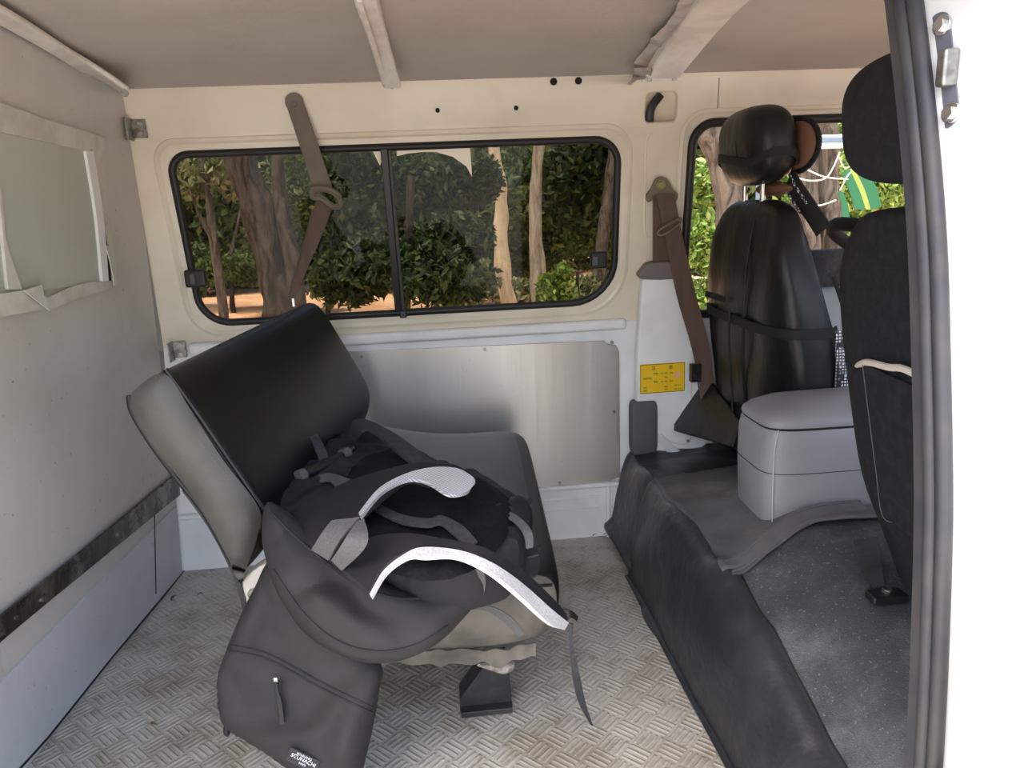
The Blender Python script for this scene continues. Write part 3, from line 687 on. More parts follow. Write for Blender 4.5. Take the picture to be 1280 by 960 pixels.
# cushion
cn = [P(*q, Y=1.13) for q in ((694, 716), (707, 742), (706, 778), (690, 803), (640, 818), (560, 826), (470, 826), (380, 800), (340, 760), (335, 700), (470, 728), (600, 726))]
cf0 = P(652, 531, Y=YF); sh2 = cf0-cn[0]; sh2.y = YF-1.13
bm = nb(); rings = []; cenc = sum(cn, V((0, 0, 0)))/len(cn)
for t_ in (0, .02, .06, .3, .5, .7, .94, .98, 1):
    e = {0: .03, .02: .01, 1: .03, .98: .01}.get(t_, 0)
    rings.append([p+sh2*t_+(cenc-p).normalized()*e for p in cn])
loft(bm, rings)
bm.faces.ensure_lookup_table()
cu_ = obj('cushion', bm, [m_seattop, m_vinyl, m_under], rs, sub=2)
n_ = len(cn)
for f in cu_.data.polygons:
    nrm = f.normal
    if nrm.y < -.75 or nrm.z < -.5: f.material_index = 2
    elif nrm.x > .6: f.material_index = 1
    else: f.material_index = 0
bm = nb(); tube(bm, cr([P(690, 731, Y=1.135), P(640, 735, Y=1.125), P(580, 741, Y=1.125)], 5), .003, 6); obj('piping', bm, m_vinyl, rs)
# torn valance under the cushion
A = []; B = []
for i in range(14):
    x = 475+i*15; A.append(P(x, 812-(i > 10)*(i-10)*2, Y=1.14)); B.append(P(x, 836-abs(math.sin(i*1.9))*8-(i > 10)*(i-10)*4, Y=1.145))
bm = nb(); strip(bm, A, B, .004, 4)
for v in bm.verts: v.co += V((0, 1, .4))*noise.noise(v.co*40)*.008
obj('torn_valance', bm, m_under, rs)
bm = pillow([P(*q, Y=1.16) for q in ((596, 832), (612, 828), (640, 826), (642, 836), (630, 842), (614, 838))], (0, -1, .2), .01, .008, .01, .008, ns=.004, nf=60); obj('foam_tuft', bm, m_foam, rs, label='torn pale foam')
lg = [P(*q, Y=1.27) for q in ((604, 834), (634, 826), (641, 885), (575, 890), (575, 874))]
bm = nb(); poly(bm, lg, (0, .05, 0)); L1 = obj('leg', bm, m_steelleg, rs, smooth=False, bevel=.002)
bm = nb(); c = P(608, 886, Y=1.27); box(bm, (c.x, 1.295, .006), (.1, .09, .012)); obj('foot_plate', bm, m_steelleg, L1, bevel=.002)
bm = nb(); poly(bm, [p+V((-.02, .45, 0)) for p in lg], (0, .05, 0)); obj('leg', bm, m_steelleg, rs, smooth=False, bevel=.002)
for q in ((362, 752), (340, 756)):
    pass
bm = nb(); poly(bm, [V((-.36, 1.3, 0)), V((-.26, 1.3, 0)), V((-.26, 1.3, .2)), V((-.33, 1.3, .24))], (0, .05, 0)); obj('leg', bm, m_steelleg, rs, smooth=False, bevel=.002)
bm = nb(); poly(bm, [V((-.36, 1.72, 0)), V((-.26, 1.72, 0)), V((-.26, 1.72, .2)), V((-.33, 1.72, .24))], (0, .05, 0)); obj('leg', bm, m_steelleg, rs, smooth=False, bevel=.002)
# grey hanging tapes on the backrest
for A_, B_ in ((((352, 563), (360, 580), (367, 597)), ((356, 562), (366, 578), (371, 596))), (((386, 545), (394, 562), (401, 578)), ((396, 543), (406, 560), (411, 574)))):
    pass

# ================================================================== BACKPACK
bp = thing('backpack', 'charcoal backpack lying on the bench seat with its front pocket hanging down', 'backpack', P(470, 690, Z=.40))
ZP = .47
body = [(337, 628), (348, 600), (378, 582), (408, 562), (440, 545), (478, 548), (545, 578), (600, 597), (645, 622), (662, 645), (655, 680), (610, 698), (565, 704), (510, 700), (445, 676), (390, 648)]
bm = pillow([P(*q, Z=ZP) for q in body], (0, 0, 1), .022, .10, .05, .010, ns=.016, nf=22); obj('main_compartment', bm, m_pack, bp)
pan = [(425, 610), (455, 575), (500, 572), (560, 590), (605, 604), (640, 628), (640, 655), (610, 700), (565, 722), (510, 722), (455, 700), (420, 660)]
bm = pillow([P(*q, Z=ZP+.018) for q in pan], (0, 0, 1), .016, .01, .03, .014, ns=.005, nf=20); obj('back_panel', bm, m_mesh, bp, label='black mesh back panel')
# top end of the pack sagging over the seat edge
fr = [(334, 628), (327, 660), (330, 690), (345, 738), (375, 785), (410, 812), (455, 828), (500, 826), (545, 806), (582, 770), (603, 742), (575, 734), (530, 738), (485, 728), (440, 702), (400, 675), (360, 640)]
Q = (P(450, 760, Y=1.015), V((.05, -.86, .5)).normalized())
def fold(p, s):
    a = math.sin(p.x*30+p.z*70+noise.noise(p*8)*4)*.006+.022*(abs(noise.noise(V((p.x*7+p.z*5, p.z*13-p.x*4, 1))))-.2)
    return a*s
bm = pillow([P(*q, plane=Q) for q in fr], Q[1], .035, .06, .06, .008, disp=fold, ns=.010, nf=14); obj('top_section', bm, m_pack2, bp)
# hanging front pocket
pk = [(338, 700), (372, 712), (420, 760), (475, 828), (474, 862), (466, 910), (455, 957), (445, 990), (405, 976), (368, 958), (318, 930), (286, 908), (275, 885), (272, 848), (280, 820), (298, 775), (318, 735)]
Q2 = (P(380, 850, Y=1.055), V((-.1, -1, .2)).normalized())
def fold2(p, s): return (math.sin(p.x*26-p.z*40+noise.noise(p*7)*4)*.005+.02*(abs(noise.noise(V((p.x*9-p.z*4, p.z*7+p.x*5, 4))))-.2))*s
bm = pillow([P(*q, plane=Q2) for q in pk], Q2[1], .035, .035, .04, .008, disp=fold2, ns=.007, nf=13); fp = obj('front_pocket', bm, m_pack2, bp)
def onp(px, py, off=.04): return P(px, py, plane=(Q2[0]+Q2[1]*off, Q2[1]))
WB = [(286, 806), (318, 812), (345, 822), (400, 852), (440, 872), (466, 884)]
from mathutils.bvhtree import BVHTree
def ontofp(pix, off):
    L0 = wloc(fp); tr = BVHTree.FromPolygons([v.co+L0 for v in fp.data.vertices], [tuple(p.vertices) for p in fp.data.polygons]); out = []
    for q in pix:
        h = tr.ray_cast(CP, ray(*q).normalized())
        if h[0] is not None: out.append(h[0]-ray(*q).normalized()*off)
    return out
bm = nb()
for dy in (0, 7): tube(bm, ontofp([(p.x, p.y+dy) for p in cr([V((a, b, 0)) for a, b in WB], 6)], .0008), .0016, 6)
obj('pocket_seam', bm, m_pack, fp)
bm = nb(); tube(bm, cr([onp(344, 846, .044), onp(346, 862, .05), onp(350, 880, .052), onp(353, 903, .05)], 5), [.0035]*8+[.0045]*8, 8); obj('zip_pull', bm, m_black, fp)
bm = nb(); box(bm, onp(345, 851, .046), (.006, .006, .014)); obj('zip_slider', bm, m_chrome, fp, bevel=.001)
# sewn label
la = [onp(363, 933, .041), onp(400, 951, .041), onp(395, 968, .041), onp(358, 950, .041)]
bm = nb(); poly(bm, la, Q2[1]*.0012); lb = obj('label', bm, m_lab, fp, smooth=False)
lu = (la[1]-la[0]).normalized(); lv = (la[0]-la[3]); lv = (lv-lu*lv.dot(lu)).normalized()
if lu.cross(lv).dot(Q2[1]) < 0: lv = -lv
for body_, size, f in (('ESTABLISHED', .0042, .76), ('SCUNACHI', .0082, .44), ('SINCE', .0042, .2)):
    text('lettering', body_, size, la[0].lerp(la[1], .5)+(la[3]-la[0])*(1-f)+Q2[1]*.0016, lu, lv, m_labw, lb, 'CENTER')
def onto(o, pix, off):
    from mathutils.bvhtree import BVHTree
    me = o.data; L0 = wloc(o); tr = BVHTree.FromPolygons([v.co+L0 for v in me.vertices], [tuple(p.vertices) for p in me.polygons]); out = []
    for q in pix:
        h = tr.ray_cast(CP, ray(*q).normalized())
        if h[0] is not None: out.append(h[0]-ray(*q).normalized()*off)
    return out
ts_ = [o for o in bp.children if o.name.startswith('top_section')][0]
def dense(l, k=6): return [(p.x, p.y) for p in cr([V((a, b, 0)) for a, b in l], k)]
bm = nb(); tube(bm, onto(ts_, dense([(342, 712), (378, 764), (420, 800), (470, 814), (520, 806), (560, 782)]), .001), .0016, 6); obj('seam', bm, m_pack, bp)
bm = nb(); tube(bm, onto(ts_, dense([(338, 640), (370, 672), (410, 705), (455, 735), (500, 748), (545, 745), (580, 738)]), .001), .002, 6); obj('seam', bm, m_pack, bp)
bm = nb()
for q in ((288, 905), (284, 912), (297, 912)): ball(bm, onp(*q, -.02), (.006, .01, .011), None, 1, 12, 8)
obj('compression_cord_end', bm, m_black, bp)
# shoulder straps (outer face + light mesh lining)
def E3(l): return [P(x, y, Z=z) for x, y, z in l]
sA = E3([(345, 652, .485), (387, 630, .505), (440, 604, .53), (512, 584, .555), (550, 583, .555), (588, 594, .545)])
sB = E3([(412, 700, .485), (432, 672, .505), (452, 646, .53), (505, 603, .552), (540, 607, .545), (590, 606, .54)])
bm = nb(); strip(bm, sA, sB, .014, 8); s_ = obj('shoulder_strap', bm, m_pack, bp, bevel=.003)
bm = nb(); strip(bm, E3([(449, 643, .542), (474, 612, .556), (507, 594, .564), (540, 586, .567), (570, 587, .567), (588, 596, .562), (592, 601, .56)]), E3([(451, 648, .541), (478, 617, .553), (510, 601, .56), (535, 605, .558), (560, 619, .555), (584, 616, .553), (592, 603, .556)]), .006, 8); obj('strap_lining', bm, m_lining, s_, label='pale grey mesh lining')
sA = E3([(428, 716, .485), (460, 678, .50), (505, 670, .515), (550, 676, .52), (600, 686, .51), (642, 709, .475), (680, 742, .42), (704, 768, .37)])
sB = E3([(463, 746, .475), (480, 716, .495), (507, 696, .51), (545, 690, .515), (600, 706, .50), (645, 738, .462), (682, 772, .405), (705, 785, .36)])
bm = nb(); strip(bm, sA, sB, .013, 8); s_ = obj('shoulder_strap', bm, m_pack, bp, bevel=.003)
bm = nb(); strip(bm, E3([(463, 744, .486), (481, 714, .505), (507, 694, .52), (530, 686, .527), (575, 690, .523), (612, 704, .51), (648, 728, .475), (688, 762, .42), (709, 778, .378)]), E3([(465, 748, .484), (483, 718, .503), (509, 699, .518), (532, 698, .523), (570, 698, .52), (610, 716, .505), (648, 746, .468), (684, 779, .41), (703, 787, .375)]), .006, 8); obj('strap_lining', bm, m_lining2, s_, label='off-white mesh lining')
# webbing tail of the strap reaching the floor
bm = nb(); d0 = [P(709, 778, Y=1.06), P(712, 810, Y=1.07), P(716, 850, Y=1.10), P(724, 880, Y=1.14), P(738, 905, Y=1.185)]
strip(bm, d0, [P(q[0], q[1], Y=q[2]) for q in ((716, 780, 1.06), (718, 812, 1.07), (726, 850, 1.10), (732, 878, 1.14), (741, 907, 1.185))], .002, 7); obj('strap_tail', bm, m_webd, bp)
bm = nb(); strip(bm, [P(700, 762, Y=1.07), P(712, 762, Y=1.07), P(722, 770, Y=1.08)], [P(708, 776, Y=1.07), P(714, 772, Y=1.07), P(720, 776, Y=1.08)], .004); obj('strap_buckle', bm, m_black, bp)
# grab loop
bm = nb(); strip(bm, E3([(390, 687, .497), (402, 668, .53), (415, 651, .545)]), E3([(411, 700, .497), (428, 672, .535), (450, 647, .55)]), .003, 6)
strip(bm, E3([(415, 700, .495), (430, 676, .545), (446, 653, .553)]), E3([(428, 713, .49), (459, 680, .54), (455, 649, .553)]), .003, 6); obj('grab_loop', bm, m_web, bp, label='grey webbing grab loop')
# webbing and small straps on the panel
def web(name, A, B, mat, t=.003):
    bm = nb(); strip(bm, E3(A), E3(B), t, 7); return obj(name, bm, mat, bp)
web('webbing_strap', [(470, 628, .512), (500, 643, .514), (535, 649, .516), (552, 645, .516), (578, 658, .514), (597, 678, .51)], [(466, 638, .512), (500, 654, .514), (534, 659, .516), (550, 656, .516), (566, 668, .514), (585, 686, .51)], m_webd)
web('carry_handle', [(436, 546, .50), (441, 528, .53), (458, 526, .535), (490, 541, .525), (520, 562, .515), (550, 586, .50)], [(446, 552, .50), (452, 540, .53), (462, 538, .53), (482, 553, .522), (508, 575, .512), (532, 592, .50)], m_webd, .006)
web('side_strap', [(386, 600, .487), (410, 592, .497), (438, 600, .50)], [(396, 604, .487), (412, 602, .497), (422, 612, .50)], m_web)
bm = nb(); tube(bm, cr(E3([(362, 598, .49), (382, 592, .495), (405, 582, .497), (425, 572, .495), (438, 562, .49)]), 5), .011, 10); rl_ = obj('rolled_side_strap', bm, m_black, bp)
for q in ((376, 595), (431, 568)):
    bm = nb(); tube(bm, [P(q[0]-4, q[1]+2, Z=.496), P(q[0]+4, q[1]-2, Z=.497)], .0125, 12); obj('elastic_band', bm, m_web, rl_)
for A_, B_ in (([(353, 563, .54), (360, 580, .51), (367, 597, .49)], [(357, 562, .54), (364, 578, .51), (371, 595, .49)]), ([(386, 545, .55), (394, 562, .52), (400, 578, .50)], [(397, 542, .55), (405, 558, .52), (411, 573, .50)])):
    web('loose_tape', A_, B_, m_webd, .002)
bm = pillow([P(*q, Z=.455) for q in ((602, 684), (612, 656), (640, 640), (662, 648), (664, 675), (645, 696), (622, 704))], (.2, -.4, .8), .025, .03, .03, .01, ns=.006, nf=30); obj('bottle_pocket', bm, m_black, bp)
web('side_strap', [(627, 645, .492), (642, 652, .495), (655, 668, .49), (658, 686, .47)], [(637, 640, .492), (650, 648, .495), (664, 664, .49), (666, 684, .47)], m_web)
web('side_strap', [(636, 640, .475), (652, 630, .475), (664, 622, .472)], [(640, 646, .475), (656, 634, .475), (666, 626, .472)], m_webd)
web('side_strap', [(640, 690, .42), (660, 686, .42), (676, 682, .42)], [(650, 700, .42), (664, 696, .42), (673, 694, .42)], m_webd)
web('compression_strap', [(592, 706, .47), (599, 722, .44), (596, 740, .41), (590, 752, .39)], [(602, 706, .47), (607, 724, .44), (605, 742, .41), (594, 756, .39)], m_web)
bm = nb(); strip(bm, [P(*q, Y=1.09) for q in ((586, 756), (615, 758), (640, 772), (655, 790))], [P(*q, Y=1.09) for q in ((592, 762), (610, 764), (632, 780), (650, 797))], .002); obj('strap_tail', bm, m_web, bp)

# ================================================================== MATS OVER THE ENGINE HUMP
def hump(x, y):
    zc_ = lerp([.66, .9, 1.0, 1.1, 1.25, 1.55, 1.9], [.09, .145, .18, .22, .248, .258, .25], y); xc = lerp([.66, .95, 1.2, 1.9], [.515, .512, .505, .50], y)
    zt = lerp([.66, .9, 1.1, 1.3, 1.5, 1.68, 1.76, 1.9], [.22, .27, .305, .335, .325, .285, .262, .258], y)
    t = max(0., min(1., (x-.452)/(xc-.452+.012)))
    z = zc_*math.sin(t*math.pi/2)**.85+(zt-zc_)*S((x-xc)/.18)
    k = S((x-.462)/.06)
    z += (noise.noise(V((x*7, y*7, 2)))*.010+noise.noise(V((x*20, y*16, 5)))*.005)*k
    z += .010*math.sin(y*24+x*30+2*noise.noise(V((y*4, 0, 0))))*math.exp(-((x-.49)/.03)**2)
    return max(.003, z)
em = thing('engine_cover_mat', 'dusty black mat draped over the hump between floor and front seats', 'floor mat', V((.5, 1.3, 0)))
def sheet(x0, x1, y0, y1, nx, ny, dz, wav=None):
    bm = nb(); g = []
    for j in range(ny+1):
        y = y0+(y1-y0)*j/ny; row = []
        for i in range(nx+1):
            s = i/nx; x = x0+(x1-x0)*s**1.5
            xx = x-(.0 if s > .02 or x0 > .5 else .02)
            row.append(bm.verts.new((xx+(.012*noise.noise(V((0, y*6, 1)))*(1-S(s*5)) if x0 < .53 else 0), y, hump(x, y)+dz+(wav(x, y) if wav else 0))))
        g.append(row)
    for j in range(ny):
        for i in range(nx): bm.faces.new((g[j][i], g[j][i+1], g[j+1][i+1], g[j+1][i]))
    return bm
obj('carpet_cover', sheet(.532, 1.15, .66, 1.74, 70, 90, 0), m_carpet, em, solid=.006, label='fuzzy dust-flecked carpet')
obj('step_cover', sheet(.455, 1.15, 1.70, 1.975, 60, 26, .006), m_matd, em, solid=.006, label='smooth black vinyl step')
bm = nb(); g = []
for j in range(111):
    y = .66+(1.735-.66)*j/110; row = []
    for i in range(31):
        xq = lerp([.66, .95, 1.2, 1.9], [.515, .512, .505, .50], y)+.03
        t_ = i/30; x = .452+(xq-.452)*t_**1.5; z = hump(x, y)
        gx = (hump(x+.003, y)-hump(x-.003, y))/.006; nv = V((-gx, 0, 1)).normalized()
        k = math.sin(min(1, t_*1.02)*math.pi)
        of = .009+k*(.011*(.5+.5*math.sin(y*15+z*22+2.5*noise.noise(V((y*3, z*6, 0)))))+.010*abs(noise.noise(V((y*7, z*9, 3)))))
        of *= lerp([.66, 1.0, 1.3], [.45, .6, 1], y)
        if t_ > .9: of *= (1-t_)/.1*.6+.4
        row.append(bm.verts.new((x+nv.x*of-(.012 if i == 0 else 0), y, max(.003, z+nv.z*of))))
    g.append(row)
for j in range(110):
    for i in range(30): bm.faces.new((g[j][i], g[j][i+1], g[j+1][i+1], g[j+1][i]))
obj('front_skirt', bm, m_matd, em, solid=.005, label='black vinyl front skirt')
def curl(x, y): return .008*S((1.30-y)/.05)*S((x-.53)/.1)
obj('overlay_mat', sheet(.505, .96, 1.25, 1.735, 60, 48, .013, curl), m_mat, em, solid=.005, label='grey dusty vinyl overlay')
bm = nb()
rowA = []; rowB = []
for i in range(14):
    x = .515+i*.022; y = 1.235+.03*S((x-.55)/.25); z = hump(x, y)+.010+.010*S((x-.53)/.06); rowA.append(V((x, y, z))); rowB.append(V((x, y+.045, z+.008)))
strip(bm, rowA, rowB, .005, 2); obj('hemmed_edge', bm, m_mat, em)
bm = nb()
for o_ in (.006, .038): tube(bm, [a+(b-a).normalized()*o_+V((0, 0, .004)) for a, b in zip(rowA, rowB)], .001, 5)
obj('hem_stitching', bm, m_thread, em)
# skirt of the mat spreading on the floor
A = []; B = []
for i in range(22):
    y = .66+i*.05; A.append(V((.478, y, .03))); B.append(V((.445-.018*abs(noise.noise(V((0, y*5, 7))))-.012*S((1.65-y)/.1)*S((y-1.3)/.3), y, .004)))
bm = nb(); strip(bm, A, B, .004, 3); obj('mat_skirt', bm, m_matd, em)
# seat anchor and strap by the passenger seat
c = V((.70, .98, hump(.70, .98)+.02))
c = P(1108, 745, Z=.31)
an_ = thing('seat_anchor', 'small black anchor bracket with bolt on the carpet behind the passenger seat', 'bracket', c)
bm = nb(); box(bm, c, (.06, .03, .014)); obj('plate', bm, m_black, an_, bevel=.004)
bm = nb(); cyl(bm, c+V((0, 0, .01)), (0, -.3, 1), .008, .01, 6); obj('bolt', bm, m_zinc, an_, bevel=.001)
bm = nb(); strip(bm, [P(1065, 676, Z=.35), P(1075, 705, Z=.345), P(1092, 735, Z=.33)], [P(1098, 672, Z=.36), P(1102, 702, Z=.355), P(1106, 732, Z=.335)], .004); obj('strap', bm, m_matd, an_)

# ================================================================== CONSOLE BOX
def srect(cx, cy, hx, hy, z, e=.3, n=40):
    out = []
    for k in range(n):
        a = 2*math.pi*k/n; c, s = math.cos(a), math.sin(a)
        out.append(V((cx+hx*math.copysign(abs(c)**e, c), cy+hy*math.copysign(abs(s)**e, s), z)))
    return out
cx, cy, hx, hy = .805, 1.405, .195, .095
cb = thing('console_box', 'grey vinyl console box with padded lid between the front seats', 'console', V((cx, cy, .37)))
bm = nb(); loft(bm, [srect(cx, cy, hx*a, hy*b, z, .36) for a, b, z in ((.95, .93, .27), (.985, .985, .34), (1, 1, .43), (.995, .995, .485), (.975, .965, .505), (.93, .90, .515))]); bb = obj('body', bm, m_console, cb)
bm = nb(); loft(bm, [srect(cx, cy, hx*a, hy*b, z, .4) for a, b, z in ((.92, .88, .510), (.975, .95, .513), (.985, .965, .519), (.97, .94, .527), (.90, .86, .537), (.74, .66, .549), (.5, .4, .556), (.2, .15, .558))]); obj('lid', bm, m_console, cb)
bm = nb(); tube(bm, srect(cx, cy, hx*1.001, hy*1.001, .422, .36), .001, 5, True); obj('seam', bm, m_seal, bb)
bm = nb(); tube(bm, srect(cx, cy, hx*.955, hy*.935, .511, .38), .0028, 6, True); obj('lid_gap', bm, m_hole, bb)
vs_ = [V((cx-hx*.972*a, cy-hy*.972*a, z)) for a, z in ((.935, .31), (.945, .37), (.95, .43), (.94, .48), (.90, .512))]
bm = nb(); tube(bm, cr(vs_, 4), .001, 6); obj('seam', bm, M('pale_grey_piping', srgb(186, 185, 184), .6), bb)

# ================================================================== FRONT SEATS
def ring(x0, x1, y0, y1, z, e=.55, n=44, lean=0):
    cx, cy = (x0+x1)/2, (y0+y1)/2; out = []
    for k in range(n):
        a = 2*math.pi*k/n; c, s = math.cos(a), math.sin(a)
        out.append(V((cx+(x1-x0)/2*math.copysign(abs(c)**e, c), cy+(y1-y0)/2*math.copysign(abs(s)**e, s), z)))
    return out
def secs(bm, L, e=.5, mid=4):
    keys = list(zip(*L)); zs = [l[0] for l in L]; rings = []
    pts = [V((i, 0, 0)) for i in range(len(L))]
    arr = np.array(L); N = len(L)
    for i in range(N-1):
        for k in range(mid):
            t = k/mid; a, b, c, d = arr[max(0, i-1)], arr[i], arr[i+1], arr[min(N-1, i+2)]
            q = .5*((2*b)+(c-a)*t+(2*a-5*b+4*c-d)*t*t+(3*b-a-3*c+d)*t**3); rings.append(ring(q[1], q[2], q[3], q[4], q[0], e))
    q = arr[-1]; rings.append(ring(q[1], q[2], q[3], q[4], q[0], e))
    return loft(bm, rings)
_b0 = set(bpy.data.objects)
ds = thing('front_seat', 'driver seat in a black leather cover with elastic straps, by the far front window', 'seat', V((.78, 1.65, .3)))
L = [(.30, .73, .90, 1.44, 1.89), (.42, .705, .89, 1.41, 1.90), (.55, .69, .865, 1.405, 1.90), (.70, .682, .815, 1.415, 1.895), (.80, .683, .785, 1.435, 1.88), (.87, .690, .768, 1.46, 1.855), (.915, .698, .76, 1.495, 1.815), (.937, .708, .752, 1.55, 1.76), (.942, .72, .742, 1.6, 1.70)]
bm = secs(nb(), L)
for v in bm.verts:
    p = v.co; k = S((p.z-.3)/.1)*S((.93-p.z)/.1)
    if p.x < .76: v.co.x += k*(.006*math.sin(p.y*30+p.z*6)+.008*noise.noise(p*9)) - .012*k*math.exp(-((p.y-1.585-(.93-p.z)*.06)/.018)**2)
db = obj('backrest', bm, m_leather, ds)
def dsx(z): return lerp([l[0] for l in L], [l[1] for l in L], z)
# elastic strap, pocket, side net
def dsec(z): return [lerp([l[0] for l in L], [l[k] for l in L], z) for k in (1, 2, 3, 4)]
def band(z0, z1, off, ka, kb, x=.5):
    a, b = dsec(z0), dsec(z1)
    A_ = ring(a[0]-off, a[1]+off, a[2]-off, a[3]+off, z0, x, 88); B_ = ring(b[0]-off, b[1]+off, b[2]-off, b[3]+off, z1, x, 88); return A_[ka:kb], B_[ka:kb]
zs_ = P(930, 405, X=.70).z
A_, B_ = band(zs_+.011, zs_-.011, .007, 30, 76); bm = nb(); strip(bm, A_, B_, .004, smooth=False); obj('elastic_strap', bm, m_lace, ds)
zp = P(915, 374, X=.70).z
bm = pillow([V((dsec(zp)[0]-.006, y, z)) for y, z in ((1.825, zp), (1.69, zp-.002), (1.685, zp-.045), (1.825, zp-.045))], (-1, 0, 0), .008, .02, .012, .012, sm=False); obj('map_pocket', bm, m_leather, ds)
bm = nb(); strip(bm, [V((dsec(zp)[0]-.014, y, zp+.002)) for y in (1.82, 1.76, 1.69)], [V((dsec(zp)[0]-.014, y, zp-.012)) for y in (1.82, 1.76, 1.69)], .004); obj('pocket_binding', bm, m_lace, ds)
bm = nb(); tube(bm, [V((.668, 1.66, .69)), V((.672, 1.665, .60)), V((.685, 1.67, .48)), V((.69, 1.67, .40))], .003, 6); tube(bm, cr([V((dsx(z)-.004, 1.585+(.93-z)*.06, z)) for z in (.42, .55, .68, .8, .9)], 4), .003, 6); obj('cover_seam', bm, m_leather, ds)
bm = nb(); ys_ = [(.46, .875, 1.42), (.55, .865, 1.408), (.62, .85, 1.404), (.68, .835, 1.412)]
strip(bm, [V((.79, 1.402, .45)), V((.80, 1.398, .52)), V((.80, 1.398, .60)), V((.80, 1.41, .67))], [V((.845, 1.405, .45)), V((.845, 1.402, .53)), V((.83, 1.40, .60)), V((.812, 1.408, .67))], .006); obj('side_net', bm, m_net, ds, label='pale netting panel on the seat side')
bm = nb(); tube(bm, cr([V((.855, 1.41, .44)), V((.86, 1.402, .53)), V((.845, 1.40, .61)), V((.82, 1.408, .70)), V((.80, 1.43, .78))], 5), .0045, 8); obj('cover_piping', bm, m_lace, ds)
bm = nb(); poly(bm, [V((.70, 1.90, .47)), V((.685, 1.62, .42)), V((.66, 1.60, .36)), V((.60, 1.87, .325)), V((.62, 1.92, .36))], (.012, 0, -.004)); obj('cover_skirt', bm, m_leather, ds, bevel=.004)
bm = nb(); box(bm, (1.0, 1.65, .34), (.46, .46, .14)); obj('cushion', bm, m_leather, ds, bevel=.05)
bm = nb(); ball(bm, (.715, 1.645, 1.06), (.06, .133, .086), Matrix.Rotation(math.radians(-6), 3, 'Y'), .72, 40, 24); hd = obj('headrest', bm, m_leather, ds)
bm = nb(); hb_ = []
for k in range(40):
    a = 2*math.pi*k/40; hb_.append(V((.717+.0615*math.copysign(abs(math.cos(a))**.72, math.cos(a)), 1.645+.135*math.copysign(abs(math.sin(a))**.72, math.sin(a)), 1.032+.01*math.sin(3*a))))
strip(bm, [p+V((0, 0, .009)) for p in hb_]+[hb_[0]+V((0, 0, .009))], [p-V((0, 0, .009)) for p in hb_]+[hb_[0]-V((0, 0, .009))], .005, 2); obj('headrest_strap', bm, m_lace, hd)
bm = nb(); tube(bm, cr([V((.66, 1.61, 1.03)), V((.656, 1.612, 1.06)), V((.66, 1.615, 1.10)), V((.68, 1.618, 1.135))], 4), .0022, 6); obj('headrest_seam', bm, m_lace, hd)
for yq in (1.70, 1.60):
    bm = nb(); cyl(bm, (.715, yq, .955), (0, 0, 1), .0065, .07, 14); obj('headrest_post', bm, m_chrome, ds)
bm = nb(); ball(bm, (.755, 1.63, .965), (.02, .09, .016), None, 1); obj('tan_liner', bm, m_brown, ds, label='tan liner showing under the headrest')
# cushion hung on the headrest front
nc = thing('neck_cushion', 'brown neck cushion with black lace trim on the driver headrest', 'cushion', V((.78, 1.59, 1.055)))
bm = nb(); ball(bm, (.782, 1.592, 1.055), (.018, .097, .052), None, .9, 32, 18); obj('pad', bm, m_brown, nc)
bm = nb()
for k in range(56):
    a = 2*math.pi*k/56; ball(bm, V((.784, 1.592+.102*math.cos(a), 1.055+.056*math.sin(a))), (.006, .008, .007), None, 1, 8, 6)
tube(bm, [V((.784, 1.592+.101*math.cos(2*math.pi*k/40), 1.055+.055*math.sin(2*math.pi*k/40))) for k in range(40)], .005, 8, True); obj('lace_trim', bm, m_lace, nc)
bm = nb(); strip(bm, [V((.76, 1.545, 1.0)), V((.765, 1.52, .975)), V((.79, 1.50, .93)), V((.82, 1.49, .885))], [V((.755, 1.58, .965)), V((.76, 1.55, .94)), V((.78, 1.525, .90)), V((.80, 1.51, .86))], .005, 5); obj('lace_flap', bm, m_lace, nc)
bm = nb(); tube(bm, cr([V((.752, 1.552, .995)), V((.757, 1.53, .968)), V((.775, 1.512, .93))], 4), .003, 6); tube(bm, cr([V((.748, 1.575, .975)), V((.752, 1.55, .95)), V((.772, 1.53, .91))], 4), .003, 6); obj('lace_edge', bm, m_net, nc, label='net edging')

for o in (ds, nc): o.location += V((.02, .06, .003))
ps = thing('front_seat', 'passenger seat in charcoal cloth cover, partly hidden by the near pillar', 'seat', V((.75, .88, .35)))
L = [(.33, .72, .87, .68, 1.10), (.40, .695, .86, .665, 1.115), (.50, .660, .84, .655, 1.135), (.62, .640, .82, .655, 1.15), (.75, .622, .795, .655, 1.16), (.84, .614, .775, .665, 1.155), (.895, .612, .755, .69, 1.12), (.925, .612, .74, .73, 1.07), (.935, .63, .72, .80, .98)]
bm = secs(nb(), L)
obj('backrest', bm, m_cloth, ps)
def psx(z): return lerp([l[0] for l in L], [l[1] for l in L], z)
# lower pocket cover with its cream edge
lf = [P(1082, 455, X=psx(.69)-.004), P(1090, 520, X=psx(.62)-.006), P(1099, 590, X=psx(.55)-.006), P(1107, 645, X=psx(.48)-.006)]
bm = nb(); strip(bm, lf, [V((p.x-.004, .70, p.z-.012)) for p in lf], .006, 4); obj('rear_pocket', bm, m_cloth, ps)
e0 = P(1064, 476, X=psx(.69)+.05); bm = nb(); tube(bm, cr([e0, P(1068, 462, X=psx(.69)+.022), P(1082, 453, X=psx(.69)-.006), P(1110, 459, X=psx(.69)-.012), P(1145, 468, X=psx(.69)-.014), V((psx(.69)-.012, .70, lf[0].z-.02))], 5), .0052, 8); obj('pocket_edge', bm, m_cream2, ps, label='cream bound edge of the seat pocket')
bm = nb(); tube(bm, cr([p+V((-.005, 0, 0)) for p in lf]+[P(1125, 655, X=psx(.47)-.012), P(1150, 668, X=psx(.46)-.012)], 4), .0007, 5); obj('stitching', bm, m_thread, ps)
